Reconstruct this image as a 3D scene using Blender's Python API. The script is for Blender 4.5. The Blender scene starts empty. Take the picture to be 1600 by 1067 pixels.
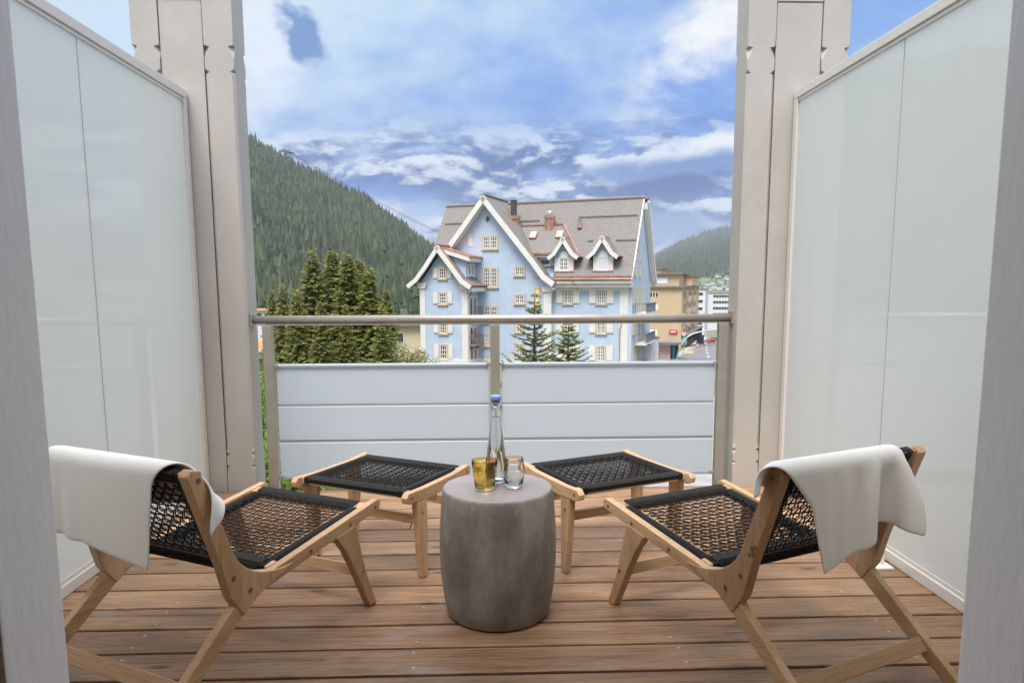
import bpy, bmesh, math, random
import numpy as np
from mathutils import Vector, Matrix
random.seed(7)
rng = np.random.default_rng(7)
S = bpy.context.scene
COL = S.collection
PI = math.pi

# ------------------------------------------------------------------ camera
CAM = Vector((0.0, 0.0, 1.2))
F_PX, CX, CY = 1110.0, 800.0, 587.5
cam_d = bpy.data.cameras.new('camera')
cam = bpy.data.objects.new('camera', cam_d)
COL.objects.link(cam)
S.camera = cam
cam_d.sensor_fit = 'HORIZONTAL'
cam_d.sensor_width = 36.0
cam_d.lens = F_PX / 1600 * 36.0
cam_d.shift_y = (CY - 533.5) / 1600
cam_d.clip_start = 0.02
cam_d.clip_end = 60000
RM = Matrix(((0.9994, 0.0082, -0.0323), (-0.0330, 0.1269, -0.9914), (-0.0040, 0.9919, 0.1271)))
q = RM.to_quaternion().normalized()
cam.rotation_mode = 'QUATERNION'
cam.rotation_quaternion = q
cam.location = CAM
RMn = q.to_matrix()

def at(px, py, Y):
    """world point seen at photo pixel (px, py) at distance Y along world y"""
    d = RMn @ Vector(((px - CX) / F_PX, -(py - CY) / F_PX, -1.0))
    return CAM + d * (Y / d.y)

# ------------------------------------------------------------------ light
SUN_EL, SUN_AZ = math.radians(60), math.radians(196)     # azimuth measured clockwise from +Y
SKY_STRENGTH = 0.12
world = bpy.data.worlds.new('World')
S.world = world
world.use_nodes = True
wn, wl = world.node_tree.nodes, world.node_tree.links
for n in list(wn): wn.remove(n)

def N(nodes, t, **kw):
    n = nodes.new(t)
    for k, v in kw.items(): setattr(n, k, v)
    return n

def mth(nodes, links, op, a, b=None, c=None, clamp=False):
    n = nodes.new('ShaderNodeMath'); n.operation = op; n.use_clamp = clamp
    for i, v in enumerate((a, b, c)):
        if v is None: continue
        if isinstance(v, (int, float)): n.inputs[i].default_value = v
        else: links.new(v, n.inputs[i])
    return n.outputs[0]

def mixc(nodes, links, fac, a, b, mode='MIX'):
    n = nodes.new('ShaderNodeMix'); n.data_type = 'RGBA'; n.blend_type = mode
    for s, v in ((n.inputs[0], fac), (n.inputs[6], a), (n.inputs[7], b)):
        if isinstance(v, (int, float)): s.default_value = v
        elif isinstance(v, tuple): s.default_value = (v[0], v[1], v[2], 1)
        else: links.new(v, s)
    return n.outputs[2]

def smooth(nodes, links, v, lo, hi):
    n = nodes.new('ShaderNodeMapRange'); n.interpolation_type = 'SMOOTHSTEP'
    links.new(v, n.inputs[0]); n.inputs[1].default_value = lo; n.inputs[2].default_value = hi
    return n.outputs[0]

def build_world():
    sky = N(wn, 'ShaderNodeTexSky', sky_type='NISHITA', sun_disc=False)
    sky.sun_elevation = SUN_EL; sky.sun_rotation = SUN_AZ
    sky.altitude = 1500; sky.air_density = 1.0; sky.dust_density = 1.2; sky.ozone_density = 1.5
    tc = N(wn, 'ShaderNodeTexCoord')
    sp = N(wn, 'ShaderNodeSeparateXYZ'); wl.new(tc.outputs['Generated'], sp.inputs[0])
    el = sp.outputs[2]
    M = lambda *a, **k: mth(wn, wl, *a, **k)
    az = M('ARCTAN2', sp.outputs[0], sp.outputs[1])
    # cloud layer coordinates: direction projected on a flat layer far overhead
    den = M('ADD', M('MAXIMUM', el, 0.0), 0.16)
    cv = N(wn, 'ShaderNodeCombineXYZ')
    wl.new(M('DIVIDE', sp.outputs[0], den), cv.inputs[0]); wl.new(M('DIVIDE', sp.outputs[1], den), cv.inputs[1])
    def noise(vec, scale, detail, rough=0.55, dist=0.0, off=(0, 0, 0), sc=(1, 1, 1)):
        mp = N(wn, 'ShaderNodeMapping'); wl.new(vec, mp.inputs[0])
        mp.inputs['Location'].default_value = off; mp.inputs['Scale'].default_value = sc
        n = N(wn, 'ShaderNodeTexNoise'); wl.new(mp.outputs[0], n.inputs[0])
        n.inputs['Scale'].default_value = scale; n.inputs['Detail'].default_value = detail
        n.inputs['Roughness'].default_value = rough; n.inputs['Distortion'].default_value = dist
        return n.outputs[0]
    av = N(wn, 'ShaderNodeCombineXYZ'); wl.new(az, av.inputs[0]); wl.new(el, av.inputs[1])
    avec = av.outputs[0]
    K = SKY_K
    c = lambda r, g, b: (r * K, g * K, b * K)
    # high thin veil
    veil = noise(cv.outputs[0], 0.85, 7, 0.55, 0.5, (3.1, 1.7, 0))
    fine = noise(avec, 9.0, 8, 0.62, 0.2, (0, 0, 0), (1, 1.6, 1))
    mid = noise(avec, 3.2, 7, 0.6, 0.3, (4.3, 2.0, 0), (1, 2.2, 1))
    left = smooth(wn, wl, az, 0.42, -0.34)            # the veil is thicker to the left
    base = mixc(wn, wl, smooth(wn, wl, el, 0.08, 0.42), c(0.02, 0.13, 0.56), c(0.18, 0.38, 0.78))
    base = mixc(wn, wl, 0.12, base, sky.outputs[0])
    v = M('ADD', M('MULTIPLY', veil, 0.75), M('MULTIPLY', left, 0.30))
    v = M('ADD', v, M('MULTIPLY', M('SUBTRACT', fine, 0.2), 0.50))
    v = M('ADD', v, M('MULTIPLY', smooth(wn, wl, el, 0.06, 0.30), 0.12))
    vf = smooth(wn, wl, v, 0.52, 0.96)
    col = mixc(wn, wl, vf, base, c(0.60, 0.76, 0.92))
    # grey blue patches
    pf = M('MULTIPLY', smooth(wn, wl, mid, 0.54, 0.72), 0.6)
    col = mixc(wn, wl, pf, col, c(0.20, 0.35, 0.70))
    def blob(a0, e0, ra, re, amp=0.7, lo=0.25, hi=0.75, tilt=0.0):
        da = M('SUBTRACT', az, a0); de = M('SUBTRACT', el, e0)
        if tilt: de = M('SUBTRACT', de, M('MULTIPLY', da, tilt))
        r = M('ADD', M('POWER', M('ABSOLUTE', M('DIVIDE', da, ra)), 2.0), M('POWER', M('ABSOLUTE', M('DIVIDE', de, re)), 2.0))
        g = M('EXPONENT', M('MULTIPLY', r, -1.0))
        g = M('MULTIPLY', g, M('ADD', M('MULTIPLY', M('SUBTRACT', fine, 0.5), amp * 4), 1.0))
        return smooth(wn, wl, g, lo, hi)
    def lay(col, m, colr): return mixc(wn, wl, m, col, colr)
    col = lay(col, blob(*AE(1085, 85), 0.10, 0.075, 0.7, 0.3, 1.1, 0.5), c(0.93, 0.95, 0.99))
    col = lay(col, blob(*AE(410, 70), 0.07, 0.13, 0.5, 0.3, 1.1), c(0.80, 0.87, 0.97))
    col = lay(col, blob(*AE(468, 52), 0.034, 0.036, 1.6, 0.25, 0.8, -0.5), c(0.16, 0.30, 0.60))
    col = lay(col, M('MULTIPLY', blob(*AE(600, 292), 0.20, 0.030, 0.7, 0.2, 1.0, -0.06), 0.85), c(0.03, 0.18, 0.60))
    # low band of heavier cloud along the valley, with lit upper edges
    low = noise(avec, 5.2, 10, 0.62, 0.2, (1.3, 7.7, 0), (1, 2.4, 1))
    low_up = noise(avec, 5.2, 10, 0.62, 0.2, (1.3, 7.7 + 0.030, 0), (1, 2.4, 1))      # the same cloud sampled a little higher: lit tops, grey bases
    band = M('MULTIPLY', smooth(wn, wl, el, 0.235, 0.16), 1.0)
    lowr = smooth(wn, wl, az, -0.30, 0.22)
    lc = M('MULTIPLY', smooth(wn, wl, M('ADD', low, M('MULTIPLY', lowr, 0.10)), 0.46, 0.56), band)
    lit = smooth(wn, wl, M('SUBTRACT', low, low_up), -0.035, 0.055)
    lcol = mixc(wn, wl, lit, c(0.06, 0.16, 0.42), c(0.74, 0.83, 0.94))
    lcol = mixc(wn, wl, M('MULTIPLY', smooth(wn, wl, low, 0.54, 0.66), 0.75), lcol, c(0.05, 0.14, 0.40))
    col = lay(col, lc, lcol)
    col = lay(col, blob(*AE(1110, 232), 0.115, 0.024, 0.9, 0.35, 0.9, 0.1), c(0.88, 0.92, 0.98))
    col = lay(col, blob(*AE(1050, 262), 0.17, 0.022, 0.6, 0.35, 0.95, 0.08), c(0.14, 0.28, 0.60))
    col = lay(col, blob(*AE(1060, 292), 0.13, 0.020, 0.6, 0.35, 0.9, 0.05), c(0.05, 0.12, 0.38))
    col = lay(col, blob(*AE(1050, 355), 0.10, 0.028, 0.5, 0.3, 1.0), c(0.24, 0.37, 0.64))
    # overhead, out of view: added neutral cloud, brighter than white, to light the deck
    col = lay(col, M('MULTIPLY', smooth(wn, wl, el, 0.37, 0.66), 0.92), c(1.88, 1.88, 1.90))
    # pale horizon
    col = lay(col, M('MULTIPLY', smooth(wn, wl, el, 0.055, -0.01), 0.5), c(0.40, 0.52, 0.78))
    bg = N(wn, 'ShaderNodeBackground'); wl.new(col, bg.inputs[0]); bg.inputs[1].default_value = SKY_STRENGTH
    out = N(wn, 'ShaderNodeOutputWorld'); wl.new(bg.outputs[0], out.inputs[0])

def AE(px, py):
    d = (at(px, py, 10.0) - CAM).normalized()
    return (math.atan2(d.x, d.y), d.z)

SKY_K = 2.62      # Nishita radiance units: 1.0 here is a sunlit white cloud
build_world()

sun_d = bpy.data.lights.new('sun', 'SUN'); sun_d.energy = 1.3; sun_d.angle = math.radians(28); sun_d.color = (1.0, 0.965, 0.915)
sun = bpy.data.objects.new('sun', sun_d); COL.objects.link(sun)
sd = Vector((math.sin(SUN_AZ) * math.cos(SUN_EL), math.cos(SUN_AZ) * math.cos(SUN_EL), math.sin(SUN_EL)))
sun.rotation_mode = 'QUATERNION'; sun.rotation_quaternion = sd.to_track_quat('Z', 'Y')
S.view_settings.view_transform = 'Standard'; S.view_settings.look = 'None'
S.view_settings.gamma = 1; S.view_settings.use_curve_mapping = False
S.view_settings.exposure = 1.70
S.render.engine = 'CYCLES'
S.cycles.max_bounces = 10; S.cycles.transmission_bounces = 8; S.cycles.transparent_max_bounces = 12
S.cycles.caustics_refractive = True

# ------------------------------------------------------------------ materials
MAT = {}
def mat(name, color, rough=0.6, metal=0.0, spec=0.5, var=0.0, vscale=4.0, bump=0.0, bscale=40.0, color2=None,
        stretch=None, coords='Object', coat=0.0, detail=5, trans=0.0, ior=1.45, alpha=None):
    m = bpy.data.materials.new(name); m.use_nodes = True
    nt = m.node_tree; n, l = nt.nodes, nt.links
    b = n['Principled BSDF']
    b.inputs['Base Color'].default_value = (*color, 1); b.inputs['Roughness'].default_value = rough
    b.inputs['Metallic'].default_value = metal; b.inputs['Specular IOR Level'].default_value = spec
    b.inputs['Coat Weight'].default_value = coat; b.inputs['Transmission Weight'].default_value = trans
    b.inputs['IOR'].default_value = ior
    if var or color2 or bump:
        tc = n.new('ShaderNodeTexCoord'); mp = n.new('ShaderNodeMapping'); l.new(tc.outputs[coords], mp.inputs[0])
        if stretch: mp.inputs['Scale'].default_value = stretch
        if var or color2:
            nz = n.new('ShaderNodeTexNoise'); nz.inputs['Scale'].default_value = vscale; nz.inputs['Detail'].default_value = detail
            nz.inputs['Roughness'].default_value = 0.6
            l.new(mp.outputs[0], nz.inputs[0])
            c2 = color2 or tuple(max(0, c * (1 - var)) for c in color)
            f = smooth(n, l, nz.outputs[0], 0.32, 0.68)
            l.new(mixc(n, l, f, color, c2), b.inputs['Base Color'])
        if bump:
            nb = n.new('ShaderNodeTexNoise'); nb.inputs['Scale'].default_value = bscale; nb.inputs['Detail'].default_value = 4
            l.new(mp.outputs[0], nb.inputs[0])
            bp = n.new('ShaderNodeBump'); bp.inputs['Strength'].default_value = bump; bp.inputs['Distance'].default_value = 0.01
            l.new(nb.outputs[0], bp.inputs['Height']); l.new(bp.outputs[0], b.inputs['Normal'])
    MAT[name] = m
    return m

def mat_wood(name, ca, cb, cc, axis='X', gs=1.0, rough=0.55, bump=0.25, blotch=None, knots=True, fstr=0.5, vr=0.30):
    """long-grain wood; axis = object axis the grain follows"""
    m = bpy.data.materials.new(name); m.use_nodes = True
    nt = m.node_tree; n, l = nt.nodes, nt.links; b = n['Principled BSDF']
    tc = n.new('ShaderNodeTexCoord'); oi = n.new('ShaderNodeObjectInfo')
    add = n.new('ShaderNodeVectorMath'); add.operation = 'ADD'
    sc = n.new('ShaderNodeVectorMath'); sc.operation = 'SCALE'; sc.inputs[3].default_value = 37.0
    cmb = n.new('ShaderNodeCombineXYZ')
    for i in range(3): l.new(oi.outputs['Random'], cmb.inputs[i])
    l.new(cmb.outputs[0], sc.inputs[0]); l.new(tc.outputs['Object'], add.inputs[0]); l.new(sc.outputs[0], add.inputs[1])
    def nz(scale, sv, detail=6, dist=0.0, rough_=0.6):
        mp = n.new('ShaderNodeMapping'); l.new(add.outputs[0], mp.inputs[0])
        v = [1.0, 1.0, 1.0]; v['XYZ'.index(axis)] = sv
        mp.inputs['Scale'].default_value = v
        t = n.new('ShaderNodeTexNoise'); l.new(mp.outputs[0], t.inputs[0]); t.inputs['Scale'].default_value = scale
        t.inputs['Detail'].default_value = detail; t.inputs['Distortion'].default_value = dist; t.inputs['Roughness'].default_value = rough_
        return t.outputs[0]
    broad = nz(5 * gs, 0.12, 4, 0.6); fine = nz(150 * gs, 0.016, 8, 0.4, 0.75); ring = nz(16 * gs, 0.05, 3, 1.4)
    # growth-ring lines
    w = mth(n, l, 'FRACT', mth(n, l, 'MULTIPLY', ring, 9.0))
    w = mth(n, l, 'ABSOLUTE', mth(n, l, 'SUBTRACT', w, 0.5))
    col = mixc(n, l, smooth(n, l, broad, 0.3, 0.7), ca, cb)
    col = mixc(n, l, mth(n, l, 'MULTIPLY', smooth(n, l, w, 0.28, 0.5), 0.42), col, cc)
    col = mixc(n, l, mth(n, l, 'MULTIPLY', smooth(n, l, fine, 0.46, 0.70), fstr), col, cc)
    streak = nz(22 * gs, 0.045, 6, 0.5, 0.7)
    col = mixc(n, l, mth(n, l, 'MULTIPLY', smooth(n, l, streak, 0.55, 0.72), fstr * .8), col, cc)
    if knots:
        mp = n.new('ShaderNodeMapping'); l.new(add.outputs[0], mp.inputs[0])
        v = [4.0, 4.0, 4.0]; v['XYZ'.index(axis)] = 1.3; mp.inputs['Scale'].default_value = v
        vo = n.new('ShaderNodeTexVoronoi'); l.new(mp.outputs[0], vo.inputs[0]); vo.inputs['Scale'].default_value = 1.6
        kf = smooth(n, l, vo.outputs['Distance'], 0.13, 0.04)
        col = mixc(n, l, mth(n, l, 'MULTIPLY', kf, 0.7), col, tuple(c * 0.45 for c in cc))
    if blotch:
        gb = nz(7.0, 0.35, 6, 0.8, 0.65)
        col = mixc(n, l, mth(n, l, 'MULTIPLY', smooth(n, l, gb, 0.52, 0.68), 0.55), col, blotch)
    hs = n.new('ShaderNodeHueSaturation'); l.new(col, hs.inputs['Color'])
    hs.inputs['Saturation'].default_value = 1.0
    l.new(mth(n, l, 'ADD', mth(n, l, 'MULTIPLY', oi.outputs['Random'], vr), 1.0 - vr / 2), hs.inputs['Value'])
    l.new(hs.outputs[0], b.inputs['Base Color'])
    b.inputs['Roughness'].default_value = rough
    bp = n.new('ShaderNodeBump'); bp.inputs['Strength'].default_value = bump; bp.inputs['Distance'].default_value = 0.003
    l.new(mth(n, l, 'ADD', fine, mth(n, l, 'MULTIPLY', w, 0.5)), bp.inputs['Height']); l.new(bp.outputs[0], b.inputs['Normal'])
    MAT[name] = m
    return m

mat_wood('deck_wood', (0.44, 0.262, 0.145), (0.275, 0.155, 0.085), (0.07, 0.036, 0.02), 'X', 1.0, 0.42, 0.5, blotch=(0.30, 0.24, 0.20), fstr=0.85, vr=0.5)
mat_wood('acacia', (0.66, 0.44, 0.26), (0.50, 0.31, 0.17), (0.27, 0.15, 0.08), 'X', 1.6, 0.5, 0.15)
mat_wood('acacia_z', (0.66, 0.44, 0.26), (0.50, 0.31, 0.17), (0.27, 0.15, 0.08), 'Z', 1.6, 0.5, 0.15)
mat_wood('acacia_y', (0.66, 0.44, 0.26), (0.50, 0.31, 0.17), (0.27, 0.15, 0.08), 'Y', 1.6, 0.5, 0.15)
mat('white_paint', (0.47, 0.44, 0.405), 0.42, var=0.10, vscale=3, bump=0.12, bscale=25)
mat('jamb_paint', (0.85, 0.845, 0.86), 0.5, var=0.04, vscale=9, bump=0.14, bscale=60, stretch=(1, 1, .3))
mat('joint_dark', (0.16, 0.14, 0.12), 0.8)
mat('screen_frame', (0.70, 0.67, 0.63), 0.35)
mat('steel', (0.44, 0.41, 0.37), 0.38, metal=0.55, var=0.12, vscale=12)
mat('steel_light', (0.55, 0.53, 0.50), 0.3, metal=0.6)
mat('bolt', (0.25, 0.18, 0.12), 0.4, metal=0.7)
mat('black_cord', (0.012, 0.012, 0.013), 0.5, spec=0.35, bump=0.3, bscale=300)
mat('interior_wall', (0.62, 0.61, 0.60), 0.8)
mat('interior_floor', (0.34, 0.24, 0.15), 0.5)
mat('concrete', (0.31, 0.285, 0.265), 0.5, color2=(0.17, 0.155, 0.143), vscale=9, bump=0.35, bscale=60, stretch=(1, 1, .45), detail=8)
mat('concrete_top', (0.36, 0.32, 0.315), 0.32, color2=(0.28, 0.24, 0.23), vscale=5, bump=0.1, bscale=60, detail=8)
mat('towel', (0.88, 0.88, 0.89), 0.95, spec=0.1, bump=0.15, bscale=420)
mat('house_blue', (0.47, 0.56, 0.69), 0.85, var=0.10, vscale=0.9, detail=8, bump=0.2, bscale=6)
mat('house_white', (0.72, 0.70, 0.67), 0.7, var=0.08, vscale=1)
mat('sandstone', (0.62, 0.50, 0.36), 0.8, var=0.2, vscale=3)
mat('sash_white', (0.78, 0.77, 0.73), 0.6)
mat('window_dark', (0.035, 0.045, 0.055), 0.06, spec=0.8)
mat('blind', (0.66, 0.68, 0.74), 0.6)
mat('copper', (0.52, 0.29, 0.21), 0.38, metal=0.35, var=0.3, vscale=2.5)
mat('pipe_dark', (0.08, 0.09, 0.085), 0.5, metal=0.3)
mat('balcony_metal', (0.16, 0.19, 0.23), 0.5)
mat('balcony_wood', (0.34, 0.20, 0.12), 0.7)
mat('spruce_needles', (0.17, 0.20, 0.07), 0.75, color2=(0.33, 0.33, 0.13), vscale=1.4, spec=0.2, coords='Object')
mat('young_needles', (0.22, 0.27, 0.07), 0.7, color2=(0.36, 0.37, 0.12), vscale=3, spec=0.2)
mat('far_needles', (0.05, 0.075, 0.055), 0.85, color2=(0.13, 0.155, 0.09), vscale=0.02, spec=0.1, detail=8)
mat('larch_far', (0.17, 0.20, 0.05), 0.85, spec=0.1)
mat('bark', (0.11, 0.075, 0.05), 0.9, var=0.4, vscale=12)
mat('shrub_leaf', (0.12, 0.20, 0.03), 0.6, color2=(0.22, 0.28, 0.06), vscale=3)
mat('blossom', (0.75, 0.66, 0.60), 0.7)
mat('ground', (0.13, 0.15, 0.07), 0.9, color2=(0.20, 0.19, 0.14), vscale=0.05, detail=8)
mat('hill_soil', (0.045, 0.06, 0.03), 0.95, color2=(0.09, 0.10, 0.045), vscale=0.01, detail=8)
mat('meadow', (0.17, 0.21, 0.08), 0.9, color2=(0.10, 0.15, 0.06), vscale=0.02)
mat('asphalt', (0.20, 0.195, 0.205), 0.85, var=0.25, vscale=0.5, bump=0.1)
mat('paving', (0.34, 0.33, 0.33), 0.85, var=0.2, vscale=1.2)
mat('road_paint', (0.75, 0.75, 0.72), 0.7)
mat('render_tan', (0.58, 0.43, 0.27), 0.85, var=0.1, vscale=1.2, stretch=(1, 1, 4))
mat('render_beige', (0.62, 0.52, 0.36), 0.85, var=0.1)
mat('render_white', (0.66, 0.66, 0.68), 0.8, var=0.1, vscale=.5)
mat('roof_grey', (0.24, 0.22, 0.20), 0.85, var=0.2)
mat('roof_orange', (0.55, 0.27, 0.13), 0.85, var=0.2)
mat('shade_white', (0.74, 0.77, 0.82), 0.6)
mat('sign_red', (0.65, 0.04, 0.04), 0.4)
mat('car_dark', (0.03, 0.035, 0.04), 0.3, coat=0.5)
mat('car_white', (0.72, 0.73, 0.74), 0.3, coat=0.5)
mat('car_red', (0.50, 0.05, 0.04), 0.3, coat=0.5)
mat('tyre', (0.02, 0.02, 0.02), 0.8)
mat('yellow_paint', (0.75, 0.55, 0.10), 0.6)
mat('turquoise', (0.06, 0.40, 0.45), 0.6)
mat('cap_blue', (0.20, 0.31, 0.66), 0.35)
mat('wire', (0.35, 0.34, 0.34), 0.3, metal=0.9)
mat('porcelain', (0.75, 0.75, 0.75), 0.3)
mat('cable_dark', (0.03, 0.035, 0.05), 0.6)
mat('plastic_white', (0.75, 0.74, 0.72), 0.4)

def leafy(name, c1, c2, tr=0.3):
    m = MAT[name]; n, l = m.node_tree.nodes, m.node_tree.links; b = n['Principled BSDF']
    g_ = n.new('ShaderNodeNewGeometry'); old = b.inputs['Base Color'].links[0].from_socket
    col = mixc(n, l, g_.outputs['Random Per Island'], c1, c2)
    col = mixc(n, l, 0.6, old, col); l.new(col, b.inputs['Base Color'])
    if tr:
        t = n.new('ShaderNodeBsdfTranslucent'); l.new(col, t.inputs[0]); ms = n.new('ShaderNodeMixShader'); ms.inputs[0].default_value = tr
        l.new(b.outputs[0], ms.inputs[1]); l.new(t.outputs[0], ms.inputs[2]); l.new(ms.outputs[0], n['Material Output'].inputs[0])
leafy('far_needles', (0.022, 0.042, 0.034), (0.135, 0.155, 0.085), 0)
leafy('spruce_needles', (0.22, 0.25, 0.06), (0.42, 0.41, 0.13), 0.38)
leafy('young_needles', (0.20, 0.26, 0.07), (0.38, 0.38, 0.14), 0.32)
leafy('shrub_leaf', (0.10, 0.18, 0.03), (0.28, 0.34, 0.08), 0.35)

def mat_glass(name, color, rough=0.0, ior=1.5):
    m = bpy.data.materials.new(name); m.use_nodes = True
    n, l = m.node_tree.nodes, m.node_tree.links
    b = n['Principled BSDF']; b.inputs['Base Color'].default_value = (*color, 1); b.inputs['Roughness'].default_value = rough
    b.inputs['Transmission Weight'].default_value = 1.0; b.inputs['IOR'].default_value = ior
    MAT[name] = m
    return m
mat_glass('clear_glass', (0.96, 0.97, 0.97))
mat_glass('water', (0.97, 0.98, 0.99), 0.0, 1.33)
ag = mat_glass('amber_glass', (0.93, 0.62, 0.10), 0.04)
def _amber():
    n, l = ag.node_tree.nodes, ag.node_tree.links; b = n['Principled BSDF']
    tc = n.new('ShaderNodeTexCoord'); nz = n.new('ShaderNodeTexNoise'); l.new(tc.outputs['Object'], nz.inputs[0]); nz.inputs['Scale'].default_value = 60
    l.new(mixc(n, l, smooth(n, l, nz.outputs[0], 0.4, 0.65), (1.0, 0.90, 0.50), (0.97, 0.74, 0.22)), b.inputs['Base Color'])
    bp = n.new('ShaderNodeBump'); bp.inputs['Strength'].default_value = 0.4; bp.inputs['Distance'].default_value = 0.002
    l.new(nz.outputs[0], bp.inputs['Height']); l.new(bp.outputs[0], b.inputs['Normal'])
_amber()

def mat_screen(name, color, gloss, rough):
    """back-painted / frosted glass: matt white body that passes some daylight, under a polished face"""
    m = bpy.data.materials.new(name); m.use_nodes = True
    n, l = m.node_tree.nodes, m.node_tree.links
    b = n['Principled BSDF']; b.inputs['Base Color'].default_value = (*color, 1)
    b.inputs['Roughness'].default_value = rough; b.inputs['IOR'].default_value = 1.52
    b.inputs['Specular IOR Level'].default_value = gloss
    tr = n.new('ShaderNodeBsdfTranslucent'); tr.inputs[0].default_value = (*color, 1)
    ms = n.new('ShaderNodeMixShader'); ms.inputs[0].default_value = 0.42
    l.new(b.outputs[0], ms.inputs[1]); l.new(tr.outputs[0], ms.inputs[2])
    l.new(ms.outputs[0], n['Material Output'].inputs[0])
    MAT[name] = m
mat_screen('frosted_glass', (0.85, 0.88, 0.875), 0.9, 0.03)
mat_screen('rail_glass', (0.65, 0.715, 0.775), 0.25, 0.35)
mat_screen('rail_joint', (0.40, 0.46, 0.45), 0.2, 0.5)

def mat_rooftile():
    m = bpy.data.materials.new('roof_tiles'); m.use_nodes = True
    n, l = m.node_tree.nodes, m.node_tree.links; b = n['Principled BSDF']
    tc = n.new('ShaderNodeTexCoord')
    br = n.new('ShaderNodeTexBrick'); l.new(tc.outputs['UV'], br.inputs[0])
    br.inputs['Color1'].default_value = (0.235, 0.215, 0.20, 1); br.inputs['Color2'].default_value = (0.28, 0.255, 0.24, 1)
    br.inputs['Mortar'].default_value = (0.14, 0.125, 0.12, 1)
    br.inputs['Scale'].default_value = 1.0; br.inputs['Mortar Size'].default_value = 0.045
    br.inputs['Brick Width'].default_value = 0.30; br.inputs['Row Height'].default_value = 0.26; br.inputs['Mortar Smooth'].default_value = 0.3
    nz = n.new('ShaderNodeTexNoise'); l.new(tc.outputs['Object'], nz.inputs[0]); nz.inputs['Scale'].default_value = 0.6; nz.inputs['Detail'].default_value = 6
    col = mixc(n, l, mth(n, l, 'MULTIPLY', smooth(n, l, nz.outputs[0], 0.4, 0.7), 0.35), br.outputs[0], (0.20, 0.19, 0.175))
    l.new(col, b.inputs['Base Color']); b.inputs['Roughness'].default_value = 0.7
    bp = n.new('ShaderNodeBump'); bp.inputs['Strength'].default_value = 0.6; bp.inputs['Distance'].default_value = 0.03
    bp.invert = True
    l.new(br.outputs['Fac'], bp.inputs['Height']); l.new(bp.outputs[0], b.inputs['Normal'])
    MAT['roof_tiles'] = m
mat_rooftile()

# ------------------------------------------------------------------ mesh helpers
def link(name, me, m=None, parent=None, loc=None, rotz=None, smooth_=False):
    o = bpy.data.objects.new(name, me); COL.objects.link(o)
    if me is not None and m is not None:
        me.materials.clear(); me.materials.append(MAT[m] if isinstance(m, str) else m)
    if me is not None and smooth_:
        me.polygons.foreach_set('use_smooth', [True] * len(me.polygons))
    if parent is not None: o.parent = parent
    if loc is not None: o.location = loc
    if rotz is not None: o.rotation_euler = (0, 0, rotz)
    return o

def tag(o, label=None, cat=None, group=None, kind=None):
    if label: o['label'] = label
    if cat: o['category'] = cat
    if group: o['group'] = group
    if kind: o['kind'] = kind
    return o

def empty(name, loc=(0, 0, 0), rotz=0.0, label=None, cat=None, group=None):
    o = bpy.data.objects.new(name, None); COL.objects.link(o); o.location = loc; o.rotation_euler = (0, 0, rotz)
    o.empty_display_size = 0.1
    return tag(o, label, cat, group)

def copy_tree(o, parent=None):
    c = o.copy(); COL.objects.link(c)
    if parent is not None: c.parent = parent
    for ch in list(o.children): copy_tree(ch, c)
    return c

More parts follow.
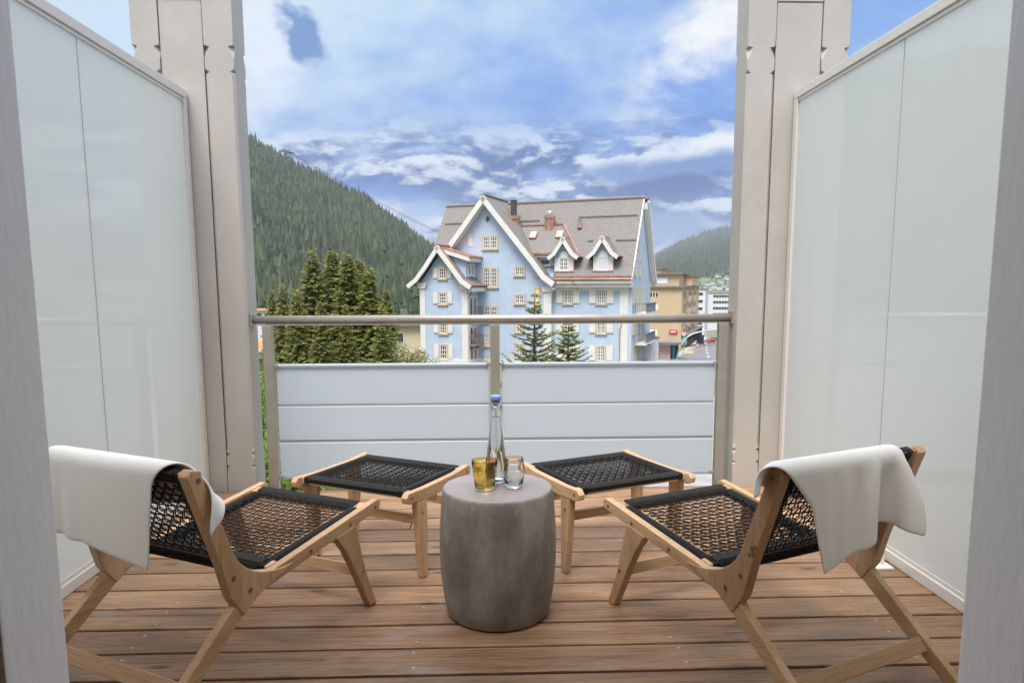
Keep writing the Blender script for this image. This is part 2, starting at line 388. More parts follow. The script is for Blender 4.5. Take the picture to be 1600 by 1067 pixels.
class MB:
    def __init__(s): s.v = []; s.f = []; s.uv = {}
    def add(s, vs, fs):
        b = len(s.v); s.v += [tuple(v) for v in vs]; s.f += [tuple(i + b for i in f) for f in fs]
        return s
    def box(s, x0, x1, y0, y1, z0, z1):
        if x0 > x1: x0, x1 = x1, x0
        if y0 > y1: y0, y1 = y1, y0
        if z0 > z1: z0, z1 = z1, z0
        return s.add([(x0, y0, z0), (x1, y0, z0), (x1, y1, z0), (x0, y1, z0), (x0, y0, z1), (x1, y0, z1), (x1, y1, z1), (x0, y1, z1)],
                     [(0, 3, 2, 1), (4, 5, 6, 7), (0, 1, 5, 4), (1, 2, 6, 5), (2, 3, 7, 6), (3, 0, 4, 7)])
    def prism(s, poly, a, b, axis='y'):
        """2D polygon in the plane normal to axis, extruded from a to b"""
        n = len(poly)
        def P(p, t):
            if axis == 'y': return (p[0], t, p[1])
            if axis == 'x': return (t, p[0], p[1])
            return (p[0], p[1], t)
        vs = [P(p, a) for p in poly] + [P(p, b) for p in poly]
        fs = [tuple(range(n)), tuple(range(2 * n - 1, n - 1, -1))] + [(i, i + n, (i + 1) % n + n, (i + 1) % n) for i in range(n)]
        return s.add(vs, fs)
    def bar(s, p, q, w, h, up=(0, 0, 1)):
        """rectangular bar from p to q, w sideways, h along up"""
        p, q = Vector(p), Vector(q); d = (q - p).normalized(); u = Vector(up)
        sd_ = d.cross(u)
        if sd_.length < 1e-5: sd_ = d.cross(Vector((1, 0, 0)))
        sd_.normalize(); u = sd_.cross(d).normalized()
        vs = []
        for c in (p, q):
            for a, b in ((-1, -1), (1, -1), (1, 1), (-1, 1)): vs.append(c + sd_ * (a * w / 2) + u * (b * h / 2))
        return s.add(vs, [(0, 1, 2, 3), (7, 6, 5, 4), (0, 4, 5, 1), (1, 5, 6, 2), (2, 6, 7, 3), (3, 7, 4, 0)])
    def tube(s, pts, r, n=8, cap=True):
        pts = [Vector(p) for p in pts]; m = len(pts)
        rs = r if isinstance(r, (list, tuple)) else [r] * m
        u = None; vs = []
        for i, p in enumerate(pts):
            d = (pts[min(i + 1, m - 1)] - pts[max(i - 1, 0)]).normalized()
            if u is None:
                u = d.cross(Vector((0, 0, 1)))
                if u.length < 1e-3: u = d.cross(Vector((1, 0, 0)))
            u = (u - d * u.dot(d)).normalized(); w = d.cross(u)
            for k in range(n):
                a = 2 * PI * k / n; vs.append(p + (u * math.cos(a) + w * math.sin(a)) * rs[i])
        fs = [(i * n + k, i * n + (k + 1) % n, (i + 1) * n + (k + 1) % n, (i + 1) * n + k) for i in range(m - 1) for k in range(n)]
        if cap: fs += [tuple(range(n - 1, -1, -1)), tuple((m - 1) * n + k for k in range(n))]
        return s.add(vs, fs)
    def lathe(s, prof, n=48, c=(0, 0, 0), close=False):
        vs = []; fs = []; m = len(prof)
        for r, z in prof:
            for k in range(n):
                a = 2 * PI * k / n; vs.append((c[0] + r * math.cos(a), c[1] + r * math.sin(a), c[2] + z))
        for i in range(m - 1 if not close else m):
            j = (i + 1) % m
            for k in range(n): fs.append((i * n + k, i * n + (k + 1) % n, j * n + (k + 1) % n, j * n + k))
        if not close:
            if prof[0][0] > 1e-6: fs.append(tuple(range(n - 1, -1, -1)))
            if prof[-1][0] > 1e-6: fs.append(tuple((m - 1) * n + k for k in range(n)))
        return s.add(vs, fs)
    def mesh(s, name='mesh', bevel=0.0, seg=2, fix=True, uvn=False):
        me = bpy.data.meshes.new(name); me.from_pydata(s.v, [], s.f)
        if fix or bevel:
            bm = bmesh.new(); bm.from_mesh(me)
            bmesh.ops.recalc_face_normals(bm, faces=bm.faces)
            if bevel:
                es = [e for e in bm.edges if len(e.link_faces) == 2 and e.calc_face_angle(0) > 0.5]
                bmesh.ops.bevel(bm, geom=es, offset=bevel, segments=seg, affect='EDGES', profile=0.6, clamp_overlap=True)
            bm.to_mesh(me); bm.free()
        me.update()
        return me
    def build(s, name, m, parent=None, loc=None, rotz=None, smooth_=False, bevel=0.0, seg=2, fix=True):
        return link(name, s.mesh(name, bevel, seg, fix), m, parent, loc, rotz, smooth_)

def auto_smooth(me, ang=0.6):
    bm = bmesh.new(); bm.from_mesh(me)
    for f in bm.faces: f.smooth = True
    for e in bm.edges:
        if len(e.link_faces) == 2 and e.calc_face_angle(0) > ang: e.smooth = False
    bm.to_mesh(me); bm.free()

def slope_uv(me):
    """UVs in metres that run up each face's slope"""
    uvl = me.uv_layers.new(name='UVMap')
    for p in me.polygons:
        n = p.normal; e = Vector((0, 0, 1)).cross(n)
        if e.length < 1e-3: e = Vector((1, 0, 0))
        e.normalize(); u = n.cross(e)
        for li in p.loop_indices:
            co = me.vertices[me.loops[li].vertex_index].co
            uvl.data[li].uv = (co.dot(e), co.dot(u))

# ================================================================== SETTING
GZ = -6.8            # street level below the balcony floor
def gz(Y):           # the valley floor falls away behind the blue house
    return GZ - 0.07 * min(max(Y - 71, 0), 230)
g = MB(); ys_ = [-1500, -50, 20, 71, 100, 150, 200, 260, 301, 1000, 5000, 8500]
for y_ in ys_: g.v += [(-7400, y_, gz(y_)), (7400, y_, gz(y_))]
g.f = [(2 * i, 2 * i + 1, 2 * i + 3, 2 * i + 2) for i in range(len(ys_) - 1)]
tag(g.build('ground', 'ground'), kind='structure')

# ---- hills
def hill(name, prof, x0, x1, D0, D1, base_y, n=150, m=60, rough=0.06, matn='hill_soil', seed=1, gam=1.0):
    """prof: skyline pixels; the slope rises from distance D0 (foot) to D1 (crest)"""
    r = np.random.default_rng(seed)
    xs = np.linspace(x0, x1, n); ys = np.interp(xs, [p[0] for p in prof], [p[1] for p in prof])
    ph = r.uniform(0, 6.28, (8, 2)); P = []
    H = np.zeros((m + 4, n, 3))
    for i, x in enumerate(xs):
        top = at(float(x), float(ys[i]), D1); foot = at(float(x), float(base_y), D0)
        foot.z = gz(D0) - 1
        for j in range(m + 1):
            t = j / m
            p = foot.lerp(top, t)
            z = foot.z + (top.z - foot.z) * (t ** gam)
            w = math.sin(PI * t) * (top.z - foot.z) * rough
            z += w * (math.sin(i * 0.11 + ph[0, 0] + 2 * t) + 0.6 * math.sin(i * 0.23 + ph[1, 0] - 5 * t) + 0.4 * math.sin(i * 0.05 + 9 * t + ph[2, 0]))
            H[j, i] = (p.x, p.y, z)
        for k, (dy, dz) in enumerate(((1.06, -0.12), (1.15, -0.5), (1.3, -1.0))):
            H[m + 1 + k, i] = (top.x * dy, top.y * dy, top.z + (top.z - GZ) * dz)
    M_, N_ = H.shape[:2]
    idx = np.arange(M_ * N_).reshape(M_, N_)
    f = np.stack([idx[:-1, :-1], idx[:-1, 1:], idx[1:, 1:], idx[1:, :-1]], -1).reshape(-1, 4)
    me = bpy.data.meshes.new(name); me.from_pydata(H.reshape(-1, 3).tolist(), [], f.tolist()); me.update()
    o = link(name, me, matn, smooth_=True); tag(o, kind='structure')
    return o, H[:m + 1]

def forest(name, H, count, h0, h1, matn, seed, label_=None, sparse=None, jrange=(0, 1), wid=0.2):
    """joined conifers: three stacked ragged cones each, rooted on the hill grid H"""
    r = np.random.default_rng(seed)
    m, n = H.shape[:2]
    V = []; Fc = []; b = 0
    # area-uniform sampling over grid cells
    A = np.linalg.norm(np.cross(H[1:, :-1] - H[:-1, :-1], H[:-1, 1:] - H[:-1, :-1]), axis=-1)
    jr = np.arange(m - 1) / (m - 1); A = A * ((jr >= jrange[0]) & (jr <= jrange[1]))[:, None]
    dist = np.linalg.norm(H[:-1, :-1, :2], axis=-1)
    pdf = (A / np.maximum(dist, 300) ** 1.0).ravel(); pdf /= pdf.sum()
    cell = r.choice(len(pdf), count, p=pdf); jj, ii = np.divmod(cell, n - 1)
    a, c = r.random(count), r.random(count)
    P = (H[jj, ii] * ((1 - a) * (1 - c))[:, None] + H[jj, ii + 1] * (a * (1 - c))[:, None] + H[jj + 1, ii] * ((1 - a) * c)[:, None] + H[jj + 1, ii + 1] * (a * c)[:, None])
    if sparse is not None: P = P[sparse(P, r)]
    k = 6
    hs = r.uniform(h0, h1, len(P)) * (0.60 + 0.7 * r.random(len(P)))
    for p, h in zip(P, hs):
        w = h * wid * r.uniform(0.8, 1.25); th = r.uniform(0, 6.28)
        lean = r.normal(0, 0.015, 2) * h
        for z0, z1, rr in ((0.02, 0.55, 1.0), (0.3, 0.8, 0.72), (0.58, 1.0, 0.42)):
            for q_ in range(k):
                an = th + 6.2832 * q_ / k; rad = w * rr * (0.72 + 0.5 * r.random())
                V.append((p[0] + math.cos(an) * rad, p[1] + math.sin(an) * rad, p[2] + h * (z0 + 0.07 * r.random())))
            V.append((p[0] + lean[0], p[1] + lean[1], p[2] + h * z1))
            for q_ in range(k): Fc.append((b + q_, b + (q_ + 1) % k, b + k))
            b += k + 1
    me = bpy.data.meshes.new(name); me.from_pydata(V, [], Fc); me.update()
    o = link(name, me, matn)
    tag(o, label_, 'forest', kind='stuff')
    return o

hl_prof = [(-1500, 60), (-600, 90), (0, 70), (250, 150), (395, 229), (440, 256), (480, 277), (530, 302), (570, 321), (620, 358), (672, 398), (760, 432), (860, 440)]
hill_l, HL = hill('hill', hl_prof, -1500, 850, 420, 1350, 488, n=240, seed=3, rough=0.03)
_c = lambda a, b, x0=-1500, x1=850, n=240: slice(int((a - x0) / (x1 - x0) * n), int((b - x0) / (x1 - x0) * n))
forest('hill_forest_beyond_frame', HL[:, _c(-1500, 330)], 6000, 16, 26, 'far_needles', 6, 'spruce forest continuing over the hillside further left')
forest('hill_forest', HL[:, _c(320, 850)], 13000, 15, 25, 'far_needles', 5, 'dense dark spruce forest covering the steep hillside on the left')
forest('larch_wood', HL[:, _c(320, 850)], 700, 9, 14, 'larch_far', 9, 'scattered lighter yellow green conifers at the foot of the left hillside', jrange=(0.03, 0.22))
hr_prof = [(700, 445), (960, 432), (1010, 412), (1060, 383), (1110, 363), (1145, 355), (1300, 347), (1600, 345), (2200, 350), (2500, 350)]
hill_r, HR = hill('far_hill', hr_prof, 700, 2300, 1600, 5000, 452, n=230, seed=8, rough=0.03, gam=1.15)
forest('far_hill_forest', HR[:, _c(940, 1400, 700, 2300, 230)], 14000, 22, 38, 'far_needles', 15, 'hazy conifer forest covering the distant hill on the right', jrange=(0.10, 1.0))
# green alpine meadow strip at the foot of the right hill
def strip(name, pts_px, D0, D1, m_, lift):
    V = []; Fc = []
    for i, (x, yt, yb) in enumerate(pts_px):
        V += [tuple(at(x, yb, D0)), tuple(at(x, (yb * 2 + yt) / 3 + 0.8, D0 * .67 + D1 * .33)), tuple(at(x, yt, D1))]
    for i in range(len(pts_px) - 1):
        for k in range(2): Fc.append((3 * i + k, 3 * i + 3 + k, 3 * i + 4 + k, 3 * i + 1 + k))
    me = bpy.data.meshes.new(name); me.from_pydata(V, [], Fc); me.update()
    return tag(link(name, me, m_, smooth_=True), kind='structure')
DR = lambda y: 1740 + (452 - y) * 16
V = []; Fc = []
mp_ = [(1040, 448), (1060, 446), (1080, 440), (1098, 433), (1115, 428), (1130, 424), (1150, 416), (1250, 398), (1500, 390)]
for x, yt in mp_:
    for k in range(5):
        y = 458 + (yt - 458) * k / 4; V.append(tuple(at(x, y, DR(y) * .975)))
for i in range(len(mp_) - 1):
    for k in range(4): Fc.append((5 * i + k, 5 * i + 5 + k, 5 * i + 6 + k, 5 * i + 1 + k))
me = bpy.data.meshes.new('meadow'); me.from_pydata(V, [], Fc); me.update()
tag(link('meadow', me, 'meadow', smooth_=True), kind='structure')
# trees and chalets scattered on the meadow
def conifer_mesh(h, w, seed, k=7, tiers=5):
    r = random.Random(seed); mb = MB()
    for t in range(tiers):
        z0 = h * (0.08 + 0.80 * t / tiers); z1 = min(h, z0 + h * 0.34); R = w * (1 - t / (tiers + 0.4))
        ring = [(math.cos(2 * PI * i / k) * R * r.uniform(.75, 1.2), math.sin(2 * PI * i / k) * R * r.uniform(.75, 1.2), z0 + r.uniform(-.02, .02) * h) for i in range(k)]
        mb.add(ring + [(0, 0, z1)], [(i, (i + 1) % k, k) for i in range(k)])
    return mb.mesh(fix=False)
far_trees = [(1082, 447, 820), (1088, 444, 850), (1093, 441, 880), (1101, 443, 850), (1108, 440, 880), (1112, 434, 930), (1119, 438, 880), (1126, 436, 900), (1133, 440, 860), (1137, 430, 940),
             (1096, 449, 760), (1105, 448, 780), (1122, 447, 780), (1131, 449, 760)]
fm = [conifer_mesh(16, 3.6, 3), conifer_mesh(13, 3.4, 4)]
for i, (x, y, D) in enumerate(far_trees):
    o = link('conifer', fm[i % 2], 'far_needles', loc=at(x, y + 5, DR(y + 5) * .97))
    tag(o, 'small dark conifer among the chalets on the distant green meadow, one of a loose scatter', 'tree', 'conifers on the distant meadow')
def chalet_mesh(w, d, h):
    a = MB().box(-w / 2, w / 2, -d / 2, d / 2, 0, h); b = MB().prism([(-w / 2 - .6, h), (w / 2 + .6, h), (0, h + w * .32)], -d / 2 - .6, d / 2 + .6, 'y')
    return a.mesh(), b.mesh()
cw, cr = chalet_mesh(12, 10, 7); win_me = MB().box(-.7, .7, -.05, .05, 0, 1.3).mesh()
for i, (x, y, D) in enumerate([(1100, 452, 720), (1108, 454, 700), (1116, 451, 730), (1124, 453, 710), (1131, 450, 740), (1138, 454, 700), (1104, 447, 790), (1113, 445, 820), (1129, 443, 830), (1122, 434, 930), (1136, 437, 900), (1095, 455, 690)]):
    e = empty('chalet', at(x, y, DR(y) * .96), (i * 1.3) % 1.2 - .6, 'tiny pale chalet on the distant valley floor, one of the far village cluster', 'house', 'chalets of the distant village')
    link('wall', cw, 'render_white' if i % 3 else 'render_beige', e); link('roof', cr, 'roof_grey', e)
    for k in range(3): link('window', win_me, 'window_dark', e, loc=(-3.6 + 3.6 * k, -5.03, 3.4))
for i, (x, y, D) in enumerate([(646, 489, 330), (652, 492, 310), (640, 494, 300), (632, 490, 330), (655, 486, 360)]):
    e = empty('chalet', at(x, y + 3, 435), .3 + i * .2, 'small grey roofed house at the hill foot, ' + {655: 'first', 652: 'second', 646: 'third', 640: 'fourth', 632: 'fifth'}[x] + ' going left from the blue house', 'house', 'houses at the foot of the left hill')
    link('wall', cw, 'render_white', e).scale = (.55, .55, .45); r_ = link('roof', cr, 'roof_grey', e); r_.scale = (.55, .55, .45)

# ---- cable car line on the ridge, transmitter mast
p1, p2, p3 = at(450, 241, 1290), at(560, 306, 1330), at(905, 455, 1200)
e = empty('cable_car_pylon', at(450, 262, 1300), 0, 'dark lattice cable car pylon standing on the forest ridge', 'pylon')
b0 = at(450, 264, 1300); t0 = at(450, 238, 1300)
mb = MB()
for sx in (-1, 1):
    mb.bar(b0 + Vector((sx * 6, 0, 0)) - e.location, t0 + Vector((sx * 2, 0, 0)) - e.location, 1.2, 1.2)
for k in range(4):
    f_ = (k + .5) / 4; w_ = 6 - 4 * f_; zz = (b0.z + (t0.z - b0.z) * f_) - e.location.z
    mb.bar((-w_, 0, zz), (w_, 0, zz + 2), .7, .7)
mb.build('mast', 'cable_dark', e)
mb = MB(); zz = t0.z - e.location.z
mb.bar((-11, 0, zz + 2), (11, 0, zz - 2), 2.4, 2.0); mb.bar((-9, 0, zz + 4.5), (3, 0, zz + 2.5), 1.6, 1.2); mb.bar((4, 0, zz), (13, 0, zz - 3.5), 3.2, 1.0)
mb.build('crossarm', 'cable_dark', e)
mb = MB()
for dz in (0, 2.5):
    pts = []
    for i in range(25):
        t = i / 24; p = t0.lerp(p3, t); pts.append(p + Vector((0, 0, dz - 26 * math.sin(PI * t) * .6)))
    mb.tube(pts, .28, 4)
tag(mb.build('ropeway_cable', 'cable_dark'), 'thin dark ropeway cables sloping down across the sky from the ridge pylon', 'cable')
e = empty('transmitter_mast', at(561, 306, 1340), 0, 'thin dark transmitter mast sticking up from the forest ridge', 'mast')
mt = at(561, 289, 1340) - e.location
MB().tube([(0, 0, -14), (0, 0, mt.z * .55)], 1.1, 6).build('mast_base', 'cable_dark', e)
MB().tube([(0, 0, mt.z * .55), (0, 0, mt.z)], .5, 6).build('antenna', 'cable_dark', e)

# ================================================================== HOUSES
WIN_CACHE = {}
def window(par, x0, x1, z0, z1, y, ny=4, cols=4, rows=3, frame='sandstone', fw=.16, shutters=False, pair=False, arch=False, face='front', blind=False, lintel=None, proud=.05):
    """window: stone surround (> sash, pane); face 'front' looks to -y, 'right' looks to +x (then x is y)"""
    w, h = x1 - x0, z1 - z0
    def place(o):
        if face == 'front': o.location = (x0, y, z0)
        elif face == 'right': o.location = (y, x0, z0); o.rotation_euler = (0, 0, PI / 2)
        return o
    mb = MB()
    proud = max(proud, .09)
    mb.box(0, w, -proud, .12, -fw * .9, 0).box(0, w, -proud, .12, h - fw, h).box(0, fw, -proud, .12, 0, h - fw).box(w - fw, w, -proud, .12, 0, h - fw)
    mb.box(-.08, w + .08, -proud - .08, .1, -fw * 1.25, -fw * .9)
    if pair: mb.box(w / 2 - fw * .5, w / 2 + fw * .5, -proud, .12, 0, h - fw)
    o = place(mb.build('window', frame, par))
    spans = [(fw, w / 2 - fw * .5), (w / 2 + fw * .5, w - fw)] if pair else [(fw, w - fw)]
    ps = MB(); ss = MB()
    for a, b in spans:
        ps.box(a, b, -.02, .03, 0, h - fw)
        t = .06; ww = b - a; hh = h - fw
        ss.box(a, b, -.06, -.02, 0, t).box(a, b, -.06, -.02, hh - t, hh).box(a, a + t, -.06, -.02, t, hh - t).box(b - t, b, -.06, -.02, t, hh - t)
        nn = cols // 2 if pair else cols
        for i in range(1, nn):
            tt = .055 if (i * 2 == nn) else .032
            cx_ = a + ww * i / nn; ss.box(cx_ - tt, cx_ + tt, -.052, -.021, t, hh - t)
        for j in range(1, rows): ss.box(a + t, b - t, -.048, -.022, hh * j / rows - .03, hh * j / rows + .03)
    if arch:
        for a, b in spans:
            c_ = (a + b) / 2; R = (b - a) / 2; hh = h - fw
            for sgn in (-1, 1):
                poly = [(c_ + sgn * R, hh)] + [(c_ + sgn * R * math.cos(t_), hh - R + R * math.sin(t_)) for t_ in np.linspace(0, PI / 2, 7)]
                ss.prism(poly, -.07, -.015, 'y')
    link('pane', ps.mesh(), 'blind' if blind else 'window_dark', o)
    if not blind: link('sash', ss.mesh(), 'sash_white', o)
    else:
        bm_ = MB(); nsl = int((h - fw) / .13)
        for k in range(nsl): bm_.box(fw, w - fw, -.05, -.021, k * .13, k * .13 + .10)
        link('roller_blind', bm_.mesh(), 'blind', o)
    if shutters:
        sw = shutters
        for sx in (-1, 1):
            a = -sw - .02 if sx < 0 else w + .02
            m_ = MB(); m_.box(a, a + sw, -.10, -.045, -.02, h - .02)
            m_.box(a + .06, a + sw - .06, -.115, -.10, .08, h * .42).box(a + .06, a + sw - .06, -.115, -.10, h * .5, h - .35)
            m_.box(a + sw * .35, a + sw * .65, -.112, -.10, h - .28, h - .14)
            sh = m_.build('shutter', 'house_white', par)
            place(sh)
    return o

def roof_mesh(polys, thick=.18):
    """sloped roof sheets with thickness: each poly a list of 3D points"""
    mb = MB()
    for poly in polys:
        pts = [Vector(p) for p in poly]; n_ = (pts[1] - pts[0]).cross(pts[2] - pts[0]).normalized()
        if n_.z < 0: n_ = -n_
        k = len(pts)
        vs = [p for p in pts] + [p - n_ * thick for p in pts]
        mb.add(vs, [tuple(range(k)), tuple(range(2 * k - 1, k - 1, -1))] + [(i, i + k, (i + 1) % k + k, (i + 1) % k) for i in range(k)])
    me = mb.mesh(); slope_uv(me)
    return me

def barge(par, pts, y0, y1, w, m_='house_white', name='bargeboard'):
    """board following a 2D (x,z) line, hung below it, from y0 to y1"""
    mb = MB(); top = pts; 
    low = []
    for i, p in enumerate(pts):
        a = Vector(pts[max(i - 1, 0)]); b = Vector(pts[min(i + 1, len(pts) - 1)]); d = (b - a).normalized()
        nrm = Vector((-d.y, d.x))
        if nrm.y > 0: nrm = -nrm
        k = 1 / max(.35, abs(nrm.dot(Vector((-(Vector(p) - a).normalized().y, (Vector(p) - a).normalized().x))) if i and i < len(pts) - 1 else 1))
        low.append((p[0] + nrm.x * w * min(k, 1.4), p[1] + nrm.y * w * min(k, 1.4)))
    for i in range(len(pts) - 1):
        mb.prism([top[i], top[i + 1], low[i + 1], low[i]], y0, y1, 'y')
    return mb.build(name, m_, par)

def build_blue_house():
    H = empty('blue_house', (13.64, 68.0, GZ), math.radians(-22), 'large light blue gabled house with steep tiled roof, white bargeboards and copper dormers', 'house')
    # main body with right gable end
    RZ = 16.75; EZ = 8.15
    MB().prism([(.6, 0), (11.4, 0), (11.4, EZ + .6), (6.0, RZ - .45), (.6, EZ + .6)], -21.3, 0, 'x').build('wall', 'house_blue', H)
    # gable block
    gpoly = [(-20.9, 0), (-8.05, 0), (-8.05, 8.4), (-8.7, 9.0), (-9.55, 10.05), (-14.92, 16.3), (-20.3, 10.05), (-20.9, 9.3)]
    MB().prism(gpoly, 0, 5.2, 'y').build('wall', 'house_blue', H)
    # left wing
    wpoly = [(-20.85, 0), (-15.8, 0), (-15.8, 7.9), (-16.6, 8.9), (-18.6, 11.3), (-20.4, 8.9), (-20.85, 8.3)]
    MB().prism(wpoly, -3, 0.02, 'y').build('wall', 'house_blue', H)
    # roofs
    def slope_main(y0, x0, x1): pass
    fl = [(-.35, 8.55), (.9, 9.75), (6, RZ)]
    polys = []
    for (ya, za), (yb, zb) in zip(fl[:-1], fl[1:]):
        xl_ = -7.6 if ya < 0 else -22.1
        polys.append([(xl_, ya, za), (.08, ya, za), (.08, yb, zb), (xl_, yb, zb)])
        polys.append([(-22.1, 12 - ya, za), (.55, 12 - ya, za), (.55, 12 - yb, zb), (-22.1, 12 - yb, zb)])
    rf = link('roof', roof_mesh(polys), 'roof_tiles', H)
    MB().tube([(-22.15, 6, RZ + .03), (.2, 6, RZ + .03)], .16, 8).build('ridge_cap', 'roof_grey', rf)
    # gable roof
    gl = [(-7.35, 8.25), (-8.35, 8.95), (-9.5, 10.45), (-14.85, 16.95), (-20.2, 10.45), (-21.3, 8.95), (-22.3, 8.25)]
    polys = [[(a[0], -.75, a[1]), (b[0], -.75, b[1]), (b[0], 6, b[1]), (a[0], 6, a[1])] for a, b in zip(gl[:-1], gl[1:])]
    gr = link('roof', roof_mesh(polys), 'roof_tiles', H)
    MB().tube([(-14.85, -.8, 17.0), (-14.85, 6, 17.0)], .15, 8).build('ridge_cap', 'roof_grey', gr)
    barge(H, [(x, z - .03) for x, z in gl[:4]], -.95, -.77, .50); barge(H, [(x, z - .03) for x, z in gl[3:]], -.95, -.77, .50)
    off = [(x, z - .60) for x, z in gl]
    barge(H, [(gl[i][0] * .985 + -14.85 * .015, gl[i][1] - .62) for i in range(4)], -.70, -.05, .12, name='soffit'); barge(H, [(gl[i][0] * .985 + -14.85 * .015, gl[i][1] - .62) for i in range(3, 7)], -.70, -.05, .12, name='soffit')
    # wing roof
    wl_ = [(-14.95, 7.95), (-15.9, 8.55), (-16.9, 9.85), (-18.62, 11.95), (-20.2, 9.85), (-21.2, 8.7), (-22.1, 8.05)]
    polys = [[(a[0], -3.7, a[1]), (b[0], -3.7, b[1]), (b[0], -.0, b[1]), (a[0], -.0, a[1])] for a, b in zip(wl_[:-1], wl_[1:])]
    wr = link('roof', roof_mesh(polys), 'roof_tiles', H)
    MB().tube([(-18.62, -3.75, 12.0), (-18.62, .1, 12.0)], .13, 8).build('ridge_cap', 'copper', wr)
    barge(H, [(x, z - .03) for x, z in wl_[:4]], -3.9, -3.72, .42); barge(H, [(x, z - .03) for x, z in wl_[3:]], -3.9, -3.72, .42)
    # copper flashing along the two verges
    for line in (wl_[:4], [(x, z) for x, z in gl[:4]]):
        y_ = -3.72 if line is not gl and line[0][1] < 8 else -.77
        m_ = MB()
        for a, b in zip(line[:-1], line[1:]): m_.bar((a[0], y_ + .05, a[1] + .03), (b[0], y_ + .05, b[1] + .03), .16, .07)
        m_.build('flashing', 'copper' if y_ < -2 else 'roof_grey', H)
    # side dormer of the wing, facing right, and the eave band below it
    MB().prism([(-18.2, 8.9), (-16.05, 8.6), (-16.05, 10.45), (-18.2, 11.1)], -2.6, -.0, 'y').build('dormer_wall', 'house_blue', H)
    dd = link('dormer_roof', roof_mesh([[(-18.4, -3.0, 11.75), (-15.5, -3.0, 10.85), (-15.5, .0, 10.85), (-18.4, .0, 11.75)]], .12), 'copper', H)
    MB().prism([(-18.4, 11.58), (-15.5, 10.70), (-15.5, 10.32), (-18.4, 11.2)], -3.1, -2.95, 'y').build('fascia', 'house_white', dd)
    MB().box(-15.62, -15.45, -2.94, -.02, 10.30, 10.68).build('fascia', 'house_white', dd)
    MB().tube([(-15.38, -3.1, 10.80), (-15.38, -.02, 10.80)], .11, 8).build('gutter', 'copper', dd)
    MB().tube([(-14.85, -3.6, 8.0), (-14.85, -.02, 8.0)], .11, 8).build('gutter', 'copper', wr)
    MB().box(-15.4, -14.95, -3.5, -.02, 7.35, 7.75).build('cornice', 'house_white', H)
    for k in range(2): window(H, -2.1 + .8 * k, -1.5 + .8 * k, 9.0, 10.1, -16.045, cols=1, rows=1, frame='house_white', fw=.1, face='right')
    # pilasters and plinths
    for x0, x1, y0, z1 in ((-21.0, -20.4, -3.1, 7.7), (-16.35, -15.7, -3.1, 7.55), (-8.75, -7.95, -.1, 7.3), (-1.2, -.35, .48, 7.9)):
        p = MB().box(x0, x1, y0, y0 + .5, .55, z1); p.build('pilaster', 'house_white', H, bevel=.03)
        MB().prism([(x0 - .05, z1), (x1 + .05, z1), (x1 + .25, z1 + .55), (x0 - .25, z1 + .55)], y0 - .15, y0 + .45, 'y').build('capital', 'house_white', H)
    MB().box(-21.05, -15.65, -3.15, -2.9, 0, .55).build('plinth', 'house_white', H)
    MB().box(-15.6, -.0, -.12, .1, 0, .32).build('plinth', 'house_white', H)
    MB().box(-15.72, -15.6, -2.9, -.0, 0, .52).build('plinth', 'house_white', H)
    # bay cornice, gutter
    MB().box(-7.9, .08, -.15, .58, 7.72, 8.12).build('cornice', 'house_white', H, bevel=.04)
    MB().box(-7.9, -.3, .46, .58, 7.4, 7.70).build('frieze', 'house_white', H)
    MB().box(-7.6, .1, -.42, -.15, 8.12, 8.38).build('fascia', 'house_white', H)
    MB().tube([(-7.5, -.5, 8.55), (.08, -.5, 8.52)], .11, 8).build('gutter', 'copper', H)
    MB().box(-7.5, .05, -.30, -.1, 8.72, 8.85).build('flashing', 'copper', H)
    MB().tube([(-5.6, -.52, 8.5), (-5.6, -.5, 8.1), (-5.4, .4, 7.7), (-5.4, .45, 7.45)], .05, 6).build('downpipe', 'copper', H).scale = (1, 1, 1)
    MB().tube([(-.95, .40, 4.3), (-1.1, .36, 3.6), (-1.1, .36, .3)], .05, 6).build('downpipe', 'copper', H)
    MB().tube([(-15.1, -3.2, 7.8), (-15.3, -3.05, 7.3), (-15.6, -2.6, 6.9)], .05, 6).build('downpipe', 'pipe_dark', H)
    # snow guards
    for x0, x1, yy in ((-6.4, -.3, 4.55), (-21.6, -17.3, 4.4), (-14, -10.6, 4.4), (-2.1, -.1, 2.7), (-5.0, -4.4, 2.7)):
        z = 9.75 + (yy - .9) * (RZ - 9.75) / 5.1 + .14
        m_ = MB().tube([(x0, yy, z - .04), (x1, yy, z - .04)], .03, 5).tube([(x0, yy - .04, z + .05), (x1, yy - .04, z + .05)], .025, 5)
        m_.build('snow_guard', 'pipe_dark', H)
    # windows of the gable
    window(H, -15.35, -13.6, 11.72, 12.97, 0, pair=True, cols=6, rows=3)
    window(H, -15.35, -13.6, 7.85, 9.8, 0, pair=True, cols=6, rows=5, arch=True)
    window(H, -15.35, -13.65, 4.25, 5.9, 0, pair=True, cols=6, rows=4)
    window(H, -15.33, -14.45, 1.8, 3.05, 0, cols=4, rows=3)
    window(H, -15.33, -14.75, .0 + .35, .75, 0, cols=2, rows=1)
    window(H, -11.87, -10.7, 9.02, 9.84, 0, cols=4, rows=2)
    window(H, -11.87, -10.7, 6.2, 7.1, 0, cols=4, rows=2)
    window(H, -11.85, -10.75, 3.3, 4.3, 0, cols=4, rows=3)
    window(H, -11.85, -10.75, .75, 2.1, 0, cols=4, rows=3)
    window(H, -9.7, -9.1, 7.1, 7.75, 0, cols=2, rows=2, frame='yellow_stone'); window(H, -9.7, -9.1, 6.2, 6.95, 0, cols=2, rows=2, frame='yellow_stone')
